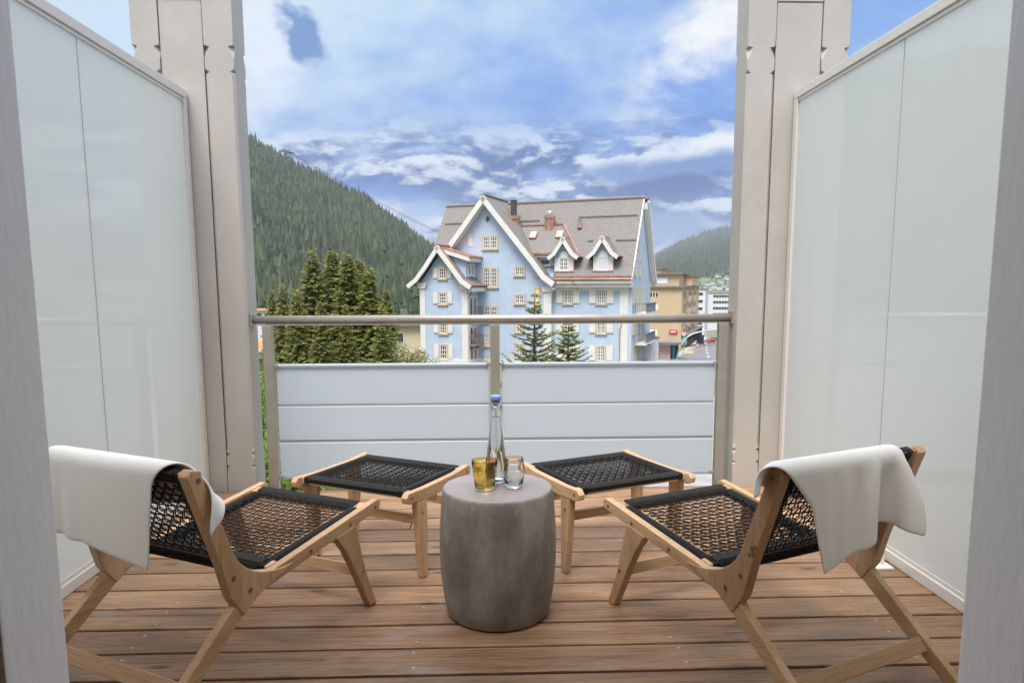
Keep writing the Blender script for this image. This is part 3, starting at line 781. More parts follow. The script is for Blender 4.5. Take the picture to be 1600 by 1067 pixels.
    # niche, slit, diamond vent
    m_ = MB(); m_.prism([(-9.72, 8.65), (-9.08, 8.65), (-9.08, 9.1)] + [(-9.4 + .32 * math.cos(t), 9.1 + .3 * math.sin(t)) for t in np.linspace(.2, PI - .2, 7)] + [(-9.72, 9.1)], -.05, .02, 'y'); nh = m_.build('niche', 'yellow_stone', H)
    MB().prism([(-9.58, 8.78), (-9.22, 8.78), (-9.22, 9.1), (-9.3, 9.26), (-9.5, 9.26), (-9.58, 9.1)], -.07, -.03, 'y').build('niche_back', 'house_blue', nh)
    m_ = MB().box(-16.9, -16.75, -.06, .02, 11.95, 13.05).box(-16.5, -16.38, -.06, .02, 11.95, 13.05).box(-16.98, -16.3, -.1, .02, 13.0, 13.15).box(-16.75, -16.5, -.04, .02, 11.95, 13.0); m_.build('slit_window', 'house_white', H)
    MB().prism([(-14.95, 14.62), (-14.72, 14.3), (-14.49, 14.62), (-14.72, 14.95)], -.05, .02, 'y').build('vent', 'window_dark', H)
    # wing windows
    for z0, z1 in ((8.72, 9.83), (6.18, 7.33), (3.22, 4.33), (.6, 2.1)): window(H, -18.95, -17.92, z0, z1, -3, cols=3, rows=3, shutters=.52, frame='sandstone')
    # balconies and arched doors on the wing's right flank
    for z in (4.75, 1.9 + .0):
        b_ = MB().box(-15.8, -15.1, -2.7, -.4, z, z + .16); b_.prism([(-15.8, z), (-15.15, z), (-15.8, z - .45)], -2.4, -2.1, 'y').prism([(-15.8, z), (-15.15, z), (-15.8, z - .45)], -1.0, -.7, 'y')
        bo = b_.build('balcony', 'balcony_wood', H)
        m_ = MB()
        for i in range(12): m_.box(-15.14, -15.11, -2.68 + i * .2, -2.65 + i * .2, z + .16, z + 1.1)
        m_.box(-15.16, -15.09, -2.7, -.4, z + 1.1, z + 1.15)
        for i in range(4): m_.box(-15.75 + .17 * i, -15.72 + .17 * i, -2.70, -2.67, z + .16, z + 1.1)
        m_.box(-15.8, -15.1, -2.71, -2.66, z + 1.1, z + 1.15); link('railing', m_.mesh(), 'balcony_metal', bo)
    for z0, z1 in ((4.92, 7.0), (2.08, 4.0), (.35, 2.0 - .35)):
        for yc, ww in ((-2.1, .38), (-1.1, .5)):
            prof = [(yc - ww, z0), (yc + ww, z0), (yc + ww, z1 - .5)] + [(yc + ww * math.cos(t), z1 - .5 + .5 * math.sin(t)) for t in np.linspace(.3, PI - .3, 6)] + [(yc - ww, z1 - .5)]
            d_ = MB().prism(prof, -15.85, -15.74, 'x').build('arched_door', 'house_white', H)
            ip = [(yc + (y - yc) * .6, z0 + (z - z0) * .88) for y, z in prof]
            MB().prism(ip, -15.80, -15.72, 'x').build('door_leaf', 'balcony_wood' if ww > .4 else 'window_dark', d_)
    mb = MB()
    for i in range(40):
        a, b_ = random.uniform(-2.4, -.9), random.uniform(2.1, 3.4); x_ = random.uniform(-15.7, -15.2)
        mb.bar((x_, a, b_), (x_ + random.uniform(-.2, .2), a + random.uniform(-.2, .2), b_ + random.uniform(.05, .3)), .06, .1)
    mb.build('trellis_plant', 'balcony_wood', H)
    # bay windows
    for x0, x1 in ((-6.95, -5.88), (-3.55, -2.47)):
        for z0, z1 in ((6.2, 7.4 + .3), (3.3, 4.75), (.55, 2.05)):
            window(H, x0, x1, z0, z1, .6, cols=4, rows=4, shutters=.66, frame='sandstone')
    # right gable end windows (narrow, stone sided)
    for y0, y1, z0, z1 in ((3.1, 3.4, 11.5, 12.5), (1.6, 2.5, 8.9, 10.45), (4.0, 4.9, 8.9, 10.45), (.9, 1.5, 6.2, 7.75), (2.4, 3.1, 5.2, 7.7), (4.6, 5.3, 5.2, 7.7), (6.6, 7.3, 5.2, 7.7), (.9, 1.5, 3.3, 4.7), (2.4, 3.1, 2.2, 4.7), (4.6, 5.3, 2.2, 4.7), (6.6, 7.3, 2.2, 4.7), (.9, 1.5, .6, 2.0), (2.6, 3.4, .3, 2.0), (4.4, 5.2, .3, 2.0), (6.2, 7.0, .3, 2.0), (8.0, 8.8, .3, 2.0)):
        window(H, y0, y1, z0, z1, 0.0, cols=2, rows=3, fw=.13, face='right', proud=.10)
    for z in (5.0, 2.0):
        bo = MB().box(.0, 1.15, 2.2, 8.2, z, z + .2).build('balcony', 'house_white', H)
        m_ = MB()
        for i in range(30): m_.box(1.1, 1.13, 2.25 + i * .2, 2.28 + i * .2, z + .2, z + 1.1)
        for i in range(6): m_.box(.02 + .2 * i, .05 + .2 * i, 2.22, 2.25, z + .2, z + 1.1)
        for i in range(6): m_.box(.02 + .2 * i, .05 + .2 * i, 8.12, 8.15, z + .2, z + 1.1)
        m_.box(1.08, 1.15, 2.2, 8.2, z + 1.1, z + 1.15).box(0, 1.15, 2.2, 2.26, z + 1.1, z + 1.15)
        link('railing', m_.mesh(), 'balcony_metal', bo)
    # right verge board
    MB().prism([(6.0, 16.25), (6.0, 15.6), (11.2, 8.35), (12.2, 7.75), (12.2, 8.0), (11.3, 9.1)], .03, .42, 'x').build('soffit', 'house_white', H)
    m_ = MB()
    for (ya, za), (yb, zb) in zip(fl[:-1], fl[1:]):
        m_.bar((.06, ya, za - .16), (.06, yb, zb - .16), .12, .22, up=(0, -.7, .7)); m_.bar((.5, 12 - ya, za - .35), (.5, 12 - yb, zb - .35), .16, .5, up=(0, .7, .7))
    m_.build('bargeboard', 'house_white', H)
    # small dormers
    for cx_, blind in ((-6.83, False), (-2.88, True)):
        d = MB(); d.prism([(cx_ - 1.0, 9.2), (cx_ + 1.0, 9.2), (cx_ + 1.0, 11.0), (cx_, 12.1), (cx_ - 1.0, 11.0)], .6, 4.2, 'y').build('dormer_wall', 'house_blue', H)
        ln = [(cx_ + 1.62, 10.72), (cx_ + 1.05, 11.15), (cx_, 12.72), (cx_ - 1.05, 11.15), (cx_ - 1.62, 10.72)]
        polys = [[(a[0], .15, a[1]), (b[0], .15, b[1]), (b[0], 5.0, b[1]), (a[0], 5.0, a[1])] for a, b in zip(ln[:-1], ln[1:])]
        dr = link('dormer_roof', roof_mesh(polys, .1), 'roof_tiles', H)
        for seg in (ln[:3], ln[2:]):
            barge(dr, [(x, z - .02) for x, z in seg], -.04, .14, .36)
        m_ = MB()
        for a, b in zip(ln[:-1], ln[1:]): m_.bar((a[0], .17, a[1] + .04), (b[0], .17, b[1] + .04), .14, .06)
        m_.build('flashing', 'copper', dr)
        MB().tube([(cx_ + 1.66, .1, 10.74), (cx_ + 1.66, 3.2, 10.74)], .07, 6).build('gutter', 'copper', dr)
        for sx in (-1, 1): MB().box(cx_ + sx * 1.0 - .03 * (sx < 0), cx_ + sx * 1.03 + .0, .55, 3.4, 9.2, 10.95).build('cheek', 'copper', H)
        for sx in (-1, 1): MB().box(cx_ + sx * .98, cx_ + sx * .5, .52, .62, 9.35, 10.7).build('dormer_panel', 'house_white', H)
        MB().prism([(cx_ + .52 * math.cos(t), 10.72 + .55 * math.sin(t)) for t in np.linspace(0, PI, 12)], .5, .64, 'y').build('arch_panel', 'house_white', H)
        window(H, cx_ - .5, cx_ + .5, 9.45, 10.72, .54, cols=4, rows=3, frame='house_white', fw=.1, blind=blind)
        MB().box(cx_ - 1.1, cx_ + 1.1, .25, .58, 9.2, 9.34).build('flashing', 'copper', H)
    # wide shed dormer with copper edges between gable and small dormer
    sd_ = link('dormer_roof', roof_mesh([[(-12.6, .6, 11.15), (-7.9, .6, 11.15), (-7.9, 4.05, 14.12), (-12.6, 4.05, 14.12)], [(-7.9, .6, 11.15), (-5.7, 1.7, 10.98), (-7.9, 4.05, 14.12)]], .12), 'roof_tiles', H)
    m_ = MB(); m_.bar((-12.6, 4.05, 14.2), (-7.9, 4.05, 14.2), .2, .12).bar((-7.9, 4.05, 14.2), (-5.7, 1.7, 11.1), .2, .12).bar((-12.6, .55, 11.1), (-8.1, .55, 11.1), .2, .2)
    m_.build('flashing', 'copper', sd_)
    MB().box(-12.4, -8.0, 1.0, 3.0, 9.3, 11.05).build('dormer_wall', 'house_blue', H)
    MB().box(-12.4, -7.95, .65, 1.0, 10.72, 10.95).build('fascia', 'house_white', H)
    MB().box(-9.3, -8.5, .95, 1.05, 10.1, 10.45).build('dormer_window', 'window_dark', H)
    MB().tube([(-9.5, .8, 9.4), (-9.3, .85, 10.0), (-8.6, .8, 10.05)], .05, 5).build('bracket', 'pipe_dark', H)
    for x_ in (-11.1, -8.25):
        y_ = 2.6; z_ = 11.15 + (y_ - .6) * 2.97 / 3.45 + .1
        sk = MB().prism([(y_ - .35, z_ - .30), (y_ + .35, z_ + .38), (y_ + .28, z_ + .5), (y_ - .42, z_ - .18)], x_, x_ + .75, 'x').build('skylight', 'copper', sd_)
        MB().prism([(y_ - .28, z_ - .10), (y_ + .28, z_ + .45), (y_ + .26, z_ + .50), (y_ - .30, z_ - .05)], x_ + .1, x_ + .65, 'x').build('skylight_pane', 'shade_white', sk)
    # chimneys, vent
    for cx_, y_, z0, z1, pipe in ((-13.1, 3.6, 12.6, 15.2, True), (-9.3, 3.8, 12.8, 15.1, False)):
        a = MB(); hw = .46
        a.prism([(cx_ + .52 * math.cos(t + .39), y_ + .52 * math.sin(t + .39)) for t in np.linspace(0, 2 * PI, 9)[:-1]], z0, z1 - .3, 'z')
        a.prism([(cx_ + .60 * math.cos(t + .39), y_ + .60 * math.sin(t + .39)) for t in np.linspace(0, 2 * PI, 9)[:-1]], z1 - .3, z1, 'z')
        c_ = a.build('chimney', 'copper', H)
        if pipe: MB().lathe([(.32, 0), (.32, 1.5), (.36, 1.5), (.36, 1.6), (0, 1.62)], 16, (cx_ - .1, y_, z1)).build('flue', 'pipe_dark', c_)
        else: MB().lathe([(.28, 0), (.28, .28), (.36, .3), (.3, .42), (0, .46)], 16, (cx_, y_, z1)).build('flue', 'steel_light', c_)
        MB().box(cx_ - .62, cx_ + .62, y_ - .62, y_ + .5, z0 - .6, z0 + .05).build('flashing', 'copper', c_)
    # roof parapet step next to the pipe chimney
    MB().bar((-14.2, 2.5, 16.0), (-12.9, 2.5, 14.75), .5, .2).build('flashing', 'copper', H)
    MB().lathe([(.26, 0), (.16, .5), (.14, .85), (.2, .88), (0, .95)], 12, (-6.1, 3.75, 13.75)).build('roof_vent', 'copper', H)
    return H
mat('yellow_stone', (0.66, 0.47, 0.16), 0.8, var=0.15, vscale=3)
build_blue_house()

# ---- tan apartment block down the street
def build_tan_block():
    c = at(1065, 480, 160.0); g_ = gz(160)
    B = empty('apartment_block', (c.x, c.y, g_), math.radians(-22), 'tan brick apartment block with set-back penthouse and red sign beside the street', 'building')
    T = .5 - g_
    mb = MB().box(-22, 0, 0, 39, 0, T); mb.build('wall', 'render_tan', B)
    MB().box(-22.6, .7, -.7, 39.6, T, T + .35).build('roof', 'roof_grey', B)
    MB().box(-15, -1.0, 2.5, 26, T + .35, T + 3.0).build('wall', 'render_tan', B)
    MB().box(-16, -.3, 1.6, 27, T + 3.0, T + 3.3).build('roof', 'roof_grey', B)
    MB().box(.0 - 1.0, .9, 12, 26, T + .35, T + 2.6).build('wall', 'render_tan', B)
    MB().box(-1.3, 1.3, 11.5, 26.5, T + 2.6, T + 2.85).build('roof', 'roof_grey', B)
    MB().box(-13, -5.5, 5, 14, T + 3.3, T + 4.3).build('wall', 'render_tan', B)
    MB().box(-13.5, -5, 4.5, 14.5, T + 4.3, T + 4.55).build('roof', 'roof_grey', B)
    MB().lathe([(1.6, 0), (1.4, .4), (0, .7)], 12, (-9, 9, T + 4.55)).build('roof_dome', 'render_white', B)
    MB().tube([(-10, 8, T + 4.5), (-10, 8, T + 6.2)], .12, 6).build('antenna', 'cable_dark', B)
    MB().box(-22, -10.2, 1.0, 2.4, T + .35, T + 1.5).build('parapet', 'render_white', B)
    for k in range(6):
        z = T - 2.3 - k * 2.9
        if z < 1.2: break
        for x0, w in ((-7.2, 1.9), (-10.9, 1.7), (-14.6, 1.9), (-18, 1.9)):
            o = MB().box(x0, x0 + w, -.06, .1, z, z + 1.3).build('window_frame', 'sash_white', B)
            if k == 0 or x0 < -12:
                for j in range(3): MB().box(x0 + .1 + j * w / 3, x0 - .08 + (j + 1) * w / 3, -.08, .0, z + .12, z + 1.18).build('pane', 'window_dark', o)
            else:
                MB().box(x0 + .08, x0 + w - .08, -.1, .0, z + .1, z + 1.2).build('roller_shutter', 'shade_white', o)
        # side: balconies and grey glazing strips
        for y0 in (3, 14, 25):
            o = MB().box(-.05, .12, y0, y0 + 4.5, z - .4, z + 1.6).build('window_frame', 'sandstone', B)
            for j in range(3): MB().box(.1, .16, y0 + .15 + j * 1.5, y0 + 1.35 + j * 1.5, z - .2, z + 1.4).build('pane', 'window_dark', o)
        MB().box(0, .9, 9, 12.5, z - .9, z + .2).build('balcony', 'render_beige', B)
        MB().box(0, .9, 20, 23.5, z - .9, z + .2).build('balcony', 'render_beige', B)
    for x0, w in ((-6.2, 2.6), (-10.6, 2.2)):
        MB().box(x0, x0 + w, 2.42, 2.6, T + .9, T + 2.2).build('roller_shutter', 'shade_white', B)
    MB().box(-.1, 1.6, 1, 37, 2.6, 2.9).build('awning', 'roof_grey', B)
    for i in range(16): MB().box(1.2, 1.4, 1.2 + i * 2.3, 1.4 + i * 2.3, 0, 2.6).build('column', 'cable_dark', B)
    for i in range(15): MB().box(.02, .12, 1.6 + i * 2.3, 3.4 + i * 2.3, .2, 2.4).build('shop_window', 'window_dark', B)
    zs = -9.5 - g_
    sg = MB().box(-2.6, -.75, -.35, -.1, zs - .42, zs + .42).build('shop_sign', 'sign_red', B, bevel=.08)
    MB().box(-2.25, -1.1, -.37, -.34, zs - .13, zs + .13).build('sign_band', 'sash_white', sg)
build_tan_block()

def simple_block(name, px0, px1, ytop, D, depth, rot, label, cat, wallm, roofm=None, wins=(), flat=True, base=None, overhang=.4, rise=2.0):
    a = at(px0, ytop, D); b = at(px1, ytop, D); g_ = gz(D) if base is None else base
    w = (b.x - a.x) / math.cos(rot); h = a.z - g_
    B = empty(name, (a.x, a.y, g_), rot, label, cat)
    MB().box(0, w, 0, depth, 0, h).build('wall', wallm, B)
    if roofm and flat: MB().box(-overhang, w + overhang, -overhang, depth + overhang, h, h + .3).build('roof', roofm, B)
    elif roofm: MB().prism([(-overhang, h - .1), (depth + overhang, h - .1), (depth / 2, h + rise)], -overhang, w + overhang, 'x').build('roof', roofm, B)
    for x0, x1, z0, z1 in wins:
        o = MB().box(x0, x1, -.06, .05, h - z0, h - z1).build('window_frame', 'sash_white', B)
        n_ = max(1, int(abs(x1 - x0) / 1.4))
        for k in range(n_):
            ww = (x1 - x0) / n_
            MB().box(x0 + ww * k + .08, x0 + ww * (k + 1) - .08, -.09, -.02, h - z0 + .08, h - z1 - .08).build('pane', 'window_dark', o)
    return B
simple_block('office_building', 1102, 1150, 458, 380, 20, math.radians(-8), 'white modern office block with dark ribbon windows at the end of the street', 'building', 'render_white', 'roof_grey',
             [(4.2, 16, .9 + k * 3.2, 2.2 + k * 3.2 + .2) if False else (4.2, 16, 2.4 + k * 3.2, .9 + k * 3.2) for k in range(5)])
simple_block('narrow_tower', 1089, 1101, 452, 300, 14, math.radians(-22), 'narrow white stair tower between the tan block and the white office block', 'building', 'render_white', 'roof_grey',
             [(.5, 2.6, 2.6 + k * 3.1, 1.3 + k * 3.1) for k in range(6)])
simple_block('flat_roofed_house', 608, 662, 509, 100, 10, math.radians(4), 'low beige building with flat grey roof between the spruces and the blue house', 'house', 'render_beige', 'roof_grey',
             [(.6, 2.0, 2.4, 1.0)], overhang=.8)
simple_block('white_apartment', 360, 470, 548, 62, 9, 0, 'white house with orange roof behind the spruces at lower left', 'house', 'render_white', 'roof_orange',
             [(2.0, 2.9, 1.9, .6), (1.2, 3.0, 3.6, 2.6), (4.4, 5.3, 1.9, .6)], flat=False, rise=.55, base=-9.5)
simple_block('distant_apartment', 396, 421, 486, 170, 9, .1, 'small white apartment block peeking out left of the spruces above the handrail', 'building', 'render_white', 'roof_orange',
             [(.6, 1.9, 1.6, .5), (2.4, 3.4, 1.6, .5)], flat=True, overhang=.6)

# kiosk, terrace walls in front of the tan block
def build_low():
    a = at(1031, 534, 84); b = at(1064, 534, 84); g_ = gz(84)
    B = empty('kiosk', (a.x, 84, g_), math.radians(-8), 'low pink walled kiosk with grey flat canopy roof beside the street', 'kiosk')
    w = b.x - a.x; h = a.z - g_
    MB().box(0, w * .5, 0, 3, 0, h - .3).build('wall', 'pink_render', B)
    MB().box(w * .5, w * .9, .6, 3, 0, h - .3).build('glazing', 'window_dark', B)
    MB().box(w * .62, w * .72, .5, .62, .0, h - .4).build('door_frame', 'turquoise', B)
    MB().box(-.4, w + .5, -.9, 3.4, h - .3, h).build('roof', 'roof_grey', B)
    W = empty('terrace_wall', (at(1028, 560, 76).x, 76, gz(76)), math.radians(-22), 'white stepped terrace wall at the right corner of the blue house', 'wall')
    MB().box(-4.2, 0, 0, .3, 0, 2.6).build('wall', 'render_white', W)
    MB().prism([(-7.5, 0), (-.3, 0), (-.3, 1.9), (-7.5, .4)], -2.0, -1.8, 'y').build('ramp_wall', 'render_white', W)
    MB().box(-4.3, .1, -.1, .4, 2.6, 2.72).build('coping', 'roof_grey', W)
    MB().box(-3.2, -.9, -.02, .0, 1.8, 2.35).build('opening', 'window_dark', W)
mat('pink_render', (0.62, 0.42, 0.36), 0.85)
build_low()

# road, pavement and markings
def ribbon(name, rows, m_, lift, par=None):
    V = []; Fc = []
    for xl, xr, D in rows:
        a = at(xl, 500, D); b = at(xr, 500, D); V += [(a.x, D, gz(D) + lift), (b.x, D, gz(D) + lift)]
    for i in range(len(rows) - 1): Fc.append((2 * i, 2 * i + 1, 2 * i + 3, 2 * i + 2))
    me = bpy.data.meshes.new(name); me.from_pydata(V, [], Fc); me.update()
    return link(name, me, m_, par)
tag(ribbon('pavement', [(990, 1500, 72), (1030, 1300, 90), (1060, 1220, 110), (1075, 1180, 160), (1085, 1150, 230), (1090, 1140, 300)], 'paving', .04), kind='structure')
tag(ribbon('road', [(1030, 1420, 72), (1062, 1240, 90), (1070, 1190, 110), (1088, 1160, 160), (1094, 1140, 230), (1096, 1130, 300)], 'asphalt', .08), kind='structure')
for i, (xa, xb, D0, D1) in enumerate([(1108, 1110, 88, 94), (1106.5, 1108.2, 104, 112), (1105.5, 1107, 124, 134), (1105, 1106.2, 150, 164), (1104.5, 1105.5, 185, 200)]):
    tag(ribbon('lane_marking', [(xa, xb, D0), (xa - 1, xb - 1.2, D1)], 'road_paint', .09), kind='structure')
tag(ribbon('square', [(700, 1500, 20), (760, 1300, 36), (820, 1200, 50)], 'paving', .03), kind='structure')

def make_car(label, loc, rot, body, kind='car', group=None):
    L, W_, h = (4.3, 1.8, 1.45) if kind == 'car' else (5.6, 2.1, 2.7)
    e = empty('parked_' + kind, loc, rot, label, kind, group)
    if kind == 'car':
        side = [(-L / 2, .3), (L / 2, .3), (L / 2, .75), (L / 2 - .9, .92), (L / 2 - 1.6, h), (-L / 2 + .9, h), (-L / 2 + .1, .95)]
    else:
        side = [(-L / 2, .3), (L / 2, .3), (L / 2, 1.1), (L / 2 - .7, 1.4), (L / 2 - 1.3, h), (-L / 2, h)]
    MB().prism([(p[0], p[1]) for p in side], -W_ / 2, W_ / 2, 'y').build('body', body, e, bevel=.08)
    MB().box(-L / 2 - .02, -L / 2 + .2, -W_ / 2 + .2, W_ / 2 - .2, h * .62, h * .9).build('rear_window', 'window_dark', e)
    MB().bar((L / 2 - (.95 if kind == 'car' else .75), 0, h * .66), (L / 2 - 1.5, 0, h * .95), W_ - .3, .06, up=(1, 0, 1)).build('windscreen', 'window_dark', e)
    for sy in (-1, 1): MB().box(-L * .25, L * .15, sy * (W_ / 2 - .02), sy * (W_ / 2 + .01), h * .64, h * .9).build('side_window', 'window_dark', e)
    for sx in (-1, 1):
        for sy in (-1, 1):
            MB().tube([(sx * L * .31, sy * (W_ / 2 - .15), .33), (sx * L * .31, sy * (W_ / 2 + .03), .33)], .33, 14).build('wheel', 'tyre', e)
    for sy in (-1, 1): MB().box(-L / 2 - .03, -L / 2 + .05, sy * W_ * .42 - .12, sy * W_ * .42 + .12, .7, .85).build('tail_light', 'sign_red', e)
    return e
def on_ground(px, D): p = at(px, 500, D); return Vector((p.x, D, gz(D) + .1))
make_car('black van on the street beside the tan apartment block', on_ground(1095, 205), PI / 2 - .3, 'car_dark', 'van')
make_car('white van far down the street behind the black van', on_ground(1092, 262), PI / 2 - .3, 'car_white', 'van')
make_car('red car on the street right of the black van', on_ground(1112, 215), PI / 2 - .1, 'car_red')
make_car('dark car at the far end of the street by the white office block', on_ground(1116, 290), PI / 2 + .6, 'car_dark')
make_car('white car crossing at the far end of the street', on_ground(1106, 296), .2, 'car_white')
e = empty('trestle_barrier', on_ground(1078, 100), -.2, 'yellow and white striped A-frame trestle barrier standing on the road', 'barrier')
for sx in (-1, 1):
    for sy in (-1, 1): MB().bar((sx * .55, sy * .35, 0), (sx * .2, 0, 1.05), .07, .07).build('leg', 'yellow_paint', e)
for k in range(6): MB().box(-.55 + k * .19, -.55 + (k + 1) * .19, -.36, -.32, .25, .5).build('stripe', 'yellow_paint' if k % 2 else 'road_paint', e)
MB().bar((-.3, 0, 1.0), (.3, 0, 1.0), .08, .08).build('crossbar', 'yellow_paint', e)
for i, (px, D, lb) in enumerate([(1091, 150, 'red and white traffic cone left of the black van'), (1103, 180, 'red and white traffic cone right of the black van')]):
    e = empty('traffic_cone', on_ground(px, D), 0, lb, 'cone')
    MB().lathe([(.42, 0), (.42, .06), (.22, .07), (.06, 1.1), (0, 1.12)], 12).build('cone', 'sign_red', e)
    MB().lathe([(.185, .35), (.135, .62)], 12).build('white_band', 'road_paint', e)
# curved lamp arm
arm = [(1056, 600, 60), (1057, 565, 60), (1061, 547, 60), (1068, 533, 60), (1078, 524, 60), (1091, 519, 60), (1106, 516.5, 60), (1122, 515, 60)]
pts = [at(*a) for a in arm]; pts[0].z = gz(60)
e = empty('street_lamp', pts[0], 0, 'tall pale street lamp with a long curved arm arching over the road', 'lamp')
def cr(pts, n=6):
    out = []
    P = [pts[0]] + list(pts) + [pts[-1]]
    for i in range(1, len(P) - 2):
        for k in range(n):
            t = k / n; a, b, c, d = P[i - 1], P[i], P[i + 1], P[i + 2]
            out.append(0.5 * ((2 * b) + (c - a) * t + (2 * a - 5 * b + 4 * c - d) * t * t + (3 * b - a - 3 * c + d) * t ** 3))
    out.append(P[-1]); return out
MB().tube([p - pts[0] for p in cr(pts)], .055, 8).build('pole', 'steel_light', e, smooth_=True)
MB().bar(pts[-1] - pts[0], pts[-1] - pts[0] + Vector((.7, 0, .0)), .3, .14).build('lamp_head', 'plastic_white', e)
e = empty('street_sign', on_ground(1070, 118), 0, 'turquoise and pink round sign on a thin post by the kiosk', 'sign')
MB().tube([(0, 0, 0), (0, 0, 2.8)], .05, 6).build('post', 'steel_light', e)
MB().tube([(0, -.08, 2.0), (0, -.03, 2.0)], .42, 16).build('disc', 'turquoise', e)
MB().tube([(-.1, -.08, 2.95), (-.1, -.03, 2.95)], .4, 16).build('disc', 'pink_render', e)
# fence on the square
e = empty('picket_fence', (at(1000, 755, 28).x, 28.5, GZ + .05), -.1, 'white metal picket fence on the grey square below the balcony at right', 'fence')
for i in range(16): MB().box(i * .09, i * .09 + .035, 0, .03, 0, .95).build('picket', 'plastic_white', e)
for z in (.15, .85): MB().box(-.02, 1.42, .03, .06, z, z + .05).build('rail', 'plastic_white', e)

# ================================================================== TREES
def leaf_mesh(name, quads):
    V = np.array(quads, float).reshape(-1, 3); n_ = len(V) // 4
    me = bpy.data.meshes.new(name); me.from_pydata(V.tolist(), [], np.arange(n_ * 4).reshape(-1, 4).tolist()); me.update()
    return me
def spruce(h, R, seed, levels=42, perlev=9, sprig=.30, up=0.0, power=.85, base=.04, dens=1.0, wob=.18, tw=.11, zj=0.0):
    """returns (crown mesh, trunk mesh): whorls of drooping branches carrying short needle sprays"""
    r = random.Random(seed); Q = []; tm = MB()
    tm.tube([(0, 0, 0), (0, 0, h * .5), (0, 0, h)], [h * .018, h * .011, .012], 7)
    for L in range(levels):
        t = (L + r.random() * .6) / levels
        z = h * (base + (1 - base) * t)
        Rl = R * (1 - t) ** power * (1 + wob * math.sin(L * 1.7 + seed)) + .10
        nb = max(4, int(perlev * (1 - .45 * t)))
        a0 = r.uniform(0, 6.28)
        for b in range(nb):
            an = a0 + 6.2832 * b / nb + r.uniform(-.25, .25); ln = Rl * r.uniform(.70, 1.18)
            droop = r.uniform(.22, .42) * (1 - up) ; rise = up * r.uniform(.3, .55)
            pts = []; z_b = z; z = z_b + r.gauss(0, zj)
            for k in range(6):
                s = k / 5; rr = ln * s
                zz = z - ln * droop * s * (1.25 - .55 * s * s) + ln * rise * s * s
                pts.append(Vector((math.cos(an) * rr, math.sin(an) * rr, zz)))
            z = z_b
            if ln > .35: tm.tube(pts[:5], [.028 * ln ** .5, .02, .015, .01, .006], 3, cap=False)
            ns = max(5, int(ln / sprig * 5.5 * dens))
            for i in range(ns):
                s = (i + r.random()) / ns; s = .12 + .88 * s
                k = min(4, int(s * 5)); p = pts[k].lerp(pts[k + 1], s * 5 - k)
                side = r.choice((-1, 1)); da = an + side * r.uniform(.3, 1.25) if s < .93 else an + r.uniform(-.3, .3)
                l_ = sprig * r.uniform(.6, 1.3) * (1.15 - .45 * s)
                dz = r.uniform(-.75, .45 if zj else .08) * (1 - up) + up * r.uniform(-.05, .55)
                d = Vector((math.cos(da), math.sin(da), dz)).normalized()
                w = Vector((-d.y, d.x, r.uniform(-.7, .7))).normalized() * (tw * r.uniform(.6, 1.2))
                tip = p + d * l_
                Q += [p - w * .35, p + d * l_ * .45 - w, tip, p + d * l_ * .45 + w]
    return leaf_mesh('crown', [tuple(v) for v in Q]), tm.mesh('trunk', fix=False)
big = [spruce(11.5, 2.3, s, levels=50, perlev=12, sprig=.36, tw=.12, dens=1.5, wob=.10, power=.72, zj=.16) for s in (1, 2, 3)]
TREES = [
    (487, 391, 58, 0, 1.0, 'tall dark spruce with the leftmost high top of the big clump'),
    (519, 391, 60, 1, 1.05, 'tall dark spruce in the middle of the big clump'),
    (543, 398, 57, 2, 1.05, 'tall dark spruce just right of the clump\'s middle'),
    (576, 417, 56, 0, 1.0, 'spruce forming the right shoulder of the big clump'),
    (604, 452, 62, 1, .9, 'lower dark spruce at the right edge of the clump, behind the pale young spruce'),
    (441, 446, 55, 2, .75, 'slender spruce at the left edge of the clump'),
    (424, 452, 60, 1, .7, 'slender spruce leftmost beside the balcony column'),
    (462, 452, 52, 0, .8, 'medium spruce between the slender left spruces and the tall clump'),
    (500, 470, 48, 1, .8, 'lighter spruce standing in front of the tall clump'),
    (540, 478, 49, 2, .85, 'lower spruce in front of the tall clump, right of the lighter one'),
    (561, 405, 64, 1, 1.0, 'spruce half hidden at the back of the clump between the middle and right tops')]
for px, py, D, k, wsc, lb in TREES:
    top = at(px, py, D); base_z = gz(D); hh = top.z - base_z
    e = empty('spruce_tree', (top.x, D, base_z), random.uniform(0, 6), lb, 'tree')
    s = hh / 11.5; e.scale = (s * wsc * 1.15, s * wsc * 1.15, s)
    link('crown', big[k][0], 'spruce_needles', e); link('trunk', big[k][1], 'bark', e)
yp = spruce(6.6, 2.0, 11, levels=21, perlev=7, sprig=.25, up=.9, power=.9, base=.10, dens=2.6, wob=.15, tw=.06, zj=.06)
yq = spruce(6.6, 1.8, 12, levels=24, perlev=8, sprig=.25, up=.85, power=.72, base=.08, dens=2.8, wob=.15, tw=.065, zj=.06)
yb = spruce(8.5, 2.1, 14, levels=38, perlev=9, sprig=.30, up=.3, power=.85, dens=1.8, tw=.09)
for px, py, D, pr, hp, lb in [(835, 459, 42, yp, 6.6, 'young spruce with upswept branches in front of the blue house, the taller of the two'),
                              (888, 503, 41, yq, 6.6, 'shorter young spruce right of the taller one, in front of the blue house'),
                              (597, 476, 45, yb, 8.5, 'pale yellow green young spruce in front of the dark clump, nearest the blue house')]:
    top = at(px, py, D); hh = top.z - gz(D); e = empty('young_spruce', (top.x, D, gz(D)), .7, lb, 'tree')
    s = hh / hp; e.scale = (s, s, s) if hh > 7 or pr is yb else (s * 1.25, s * 1.25, s)
    link('crown', pr[0], 'young_needles', e); link('trunk', pr[1], 'bark', e)

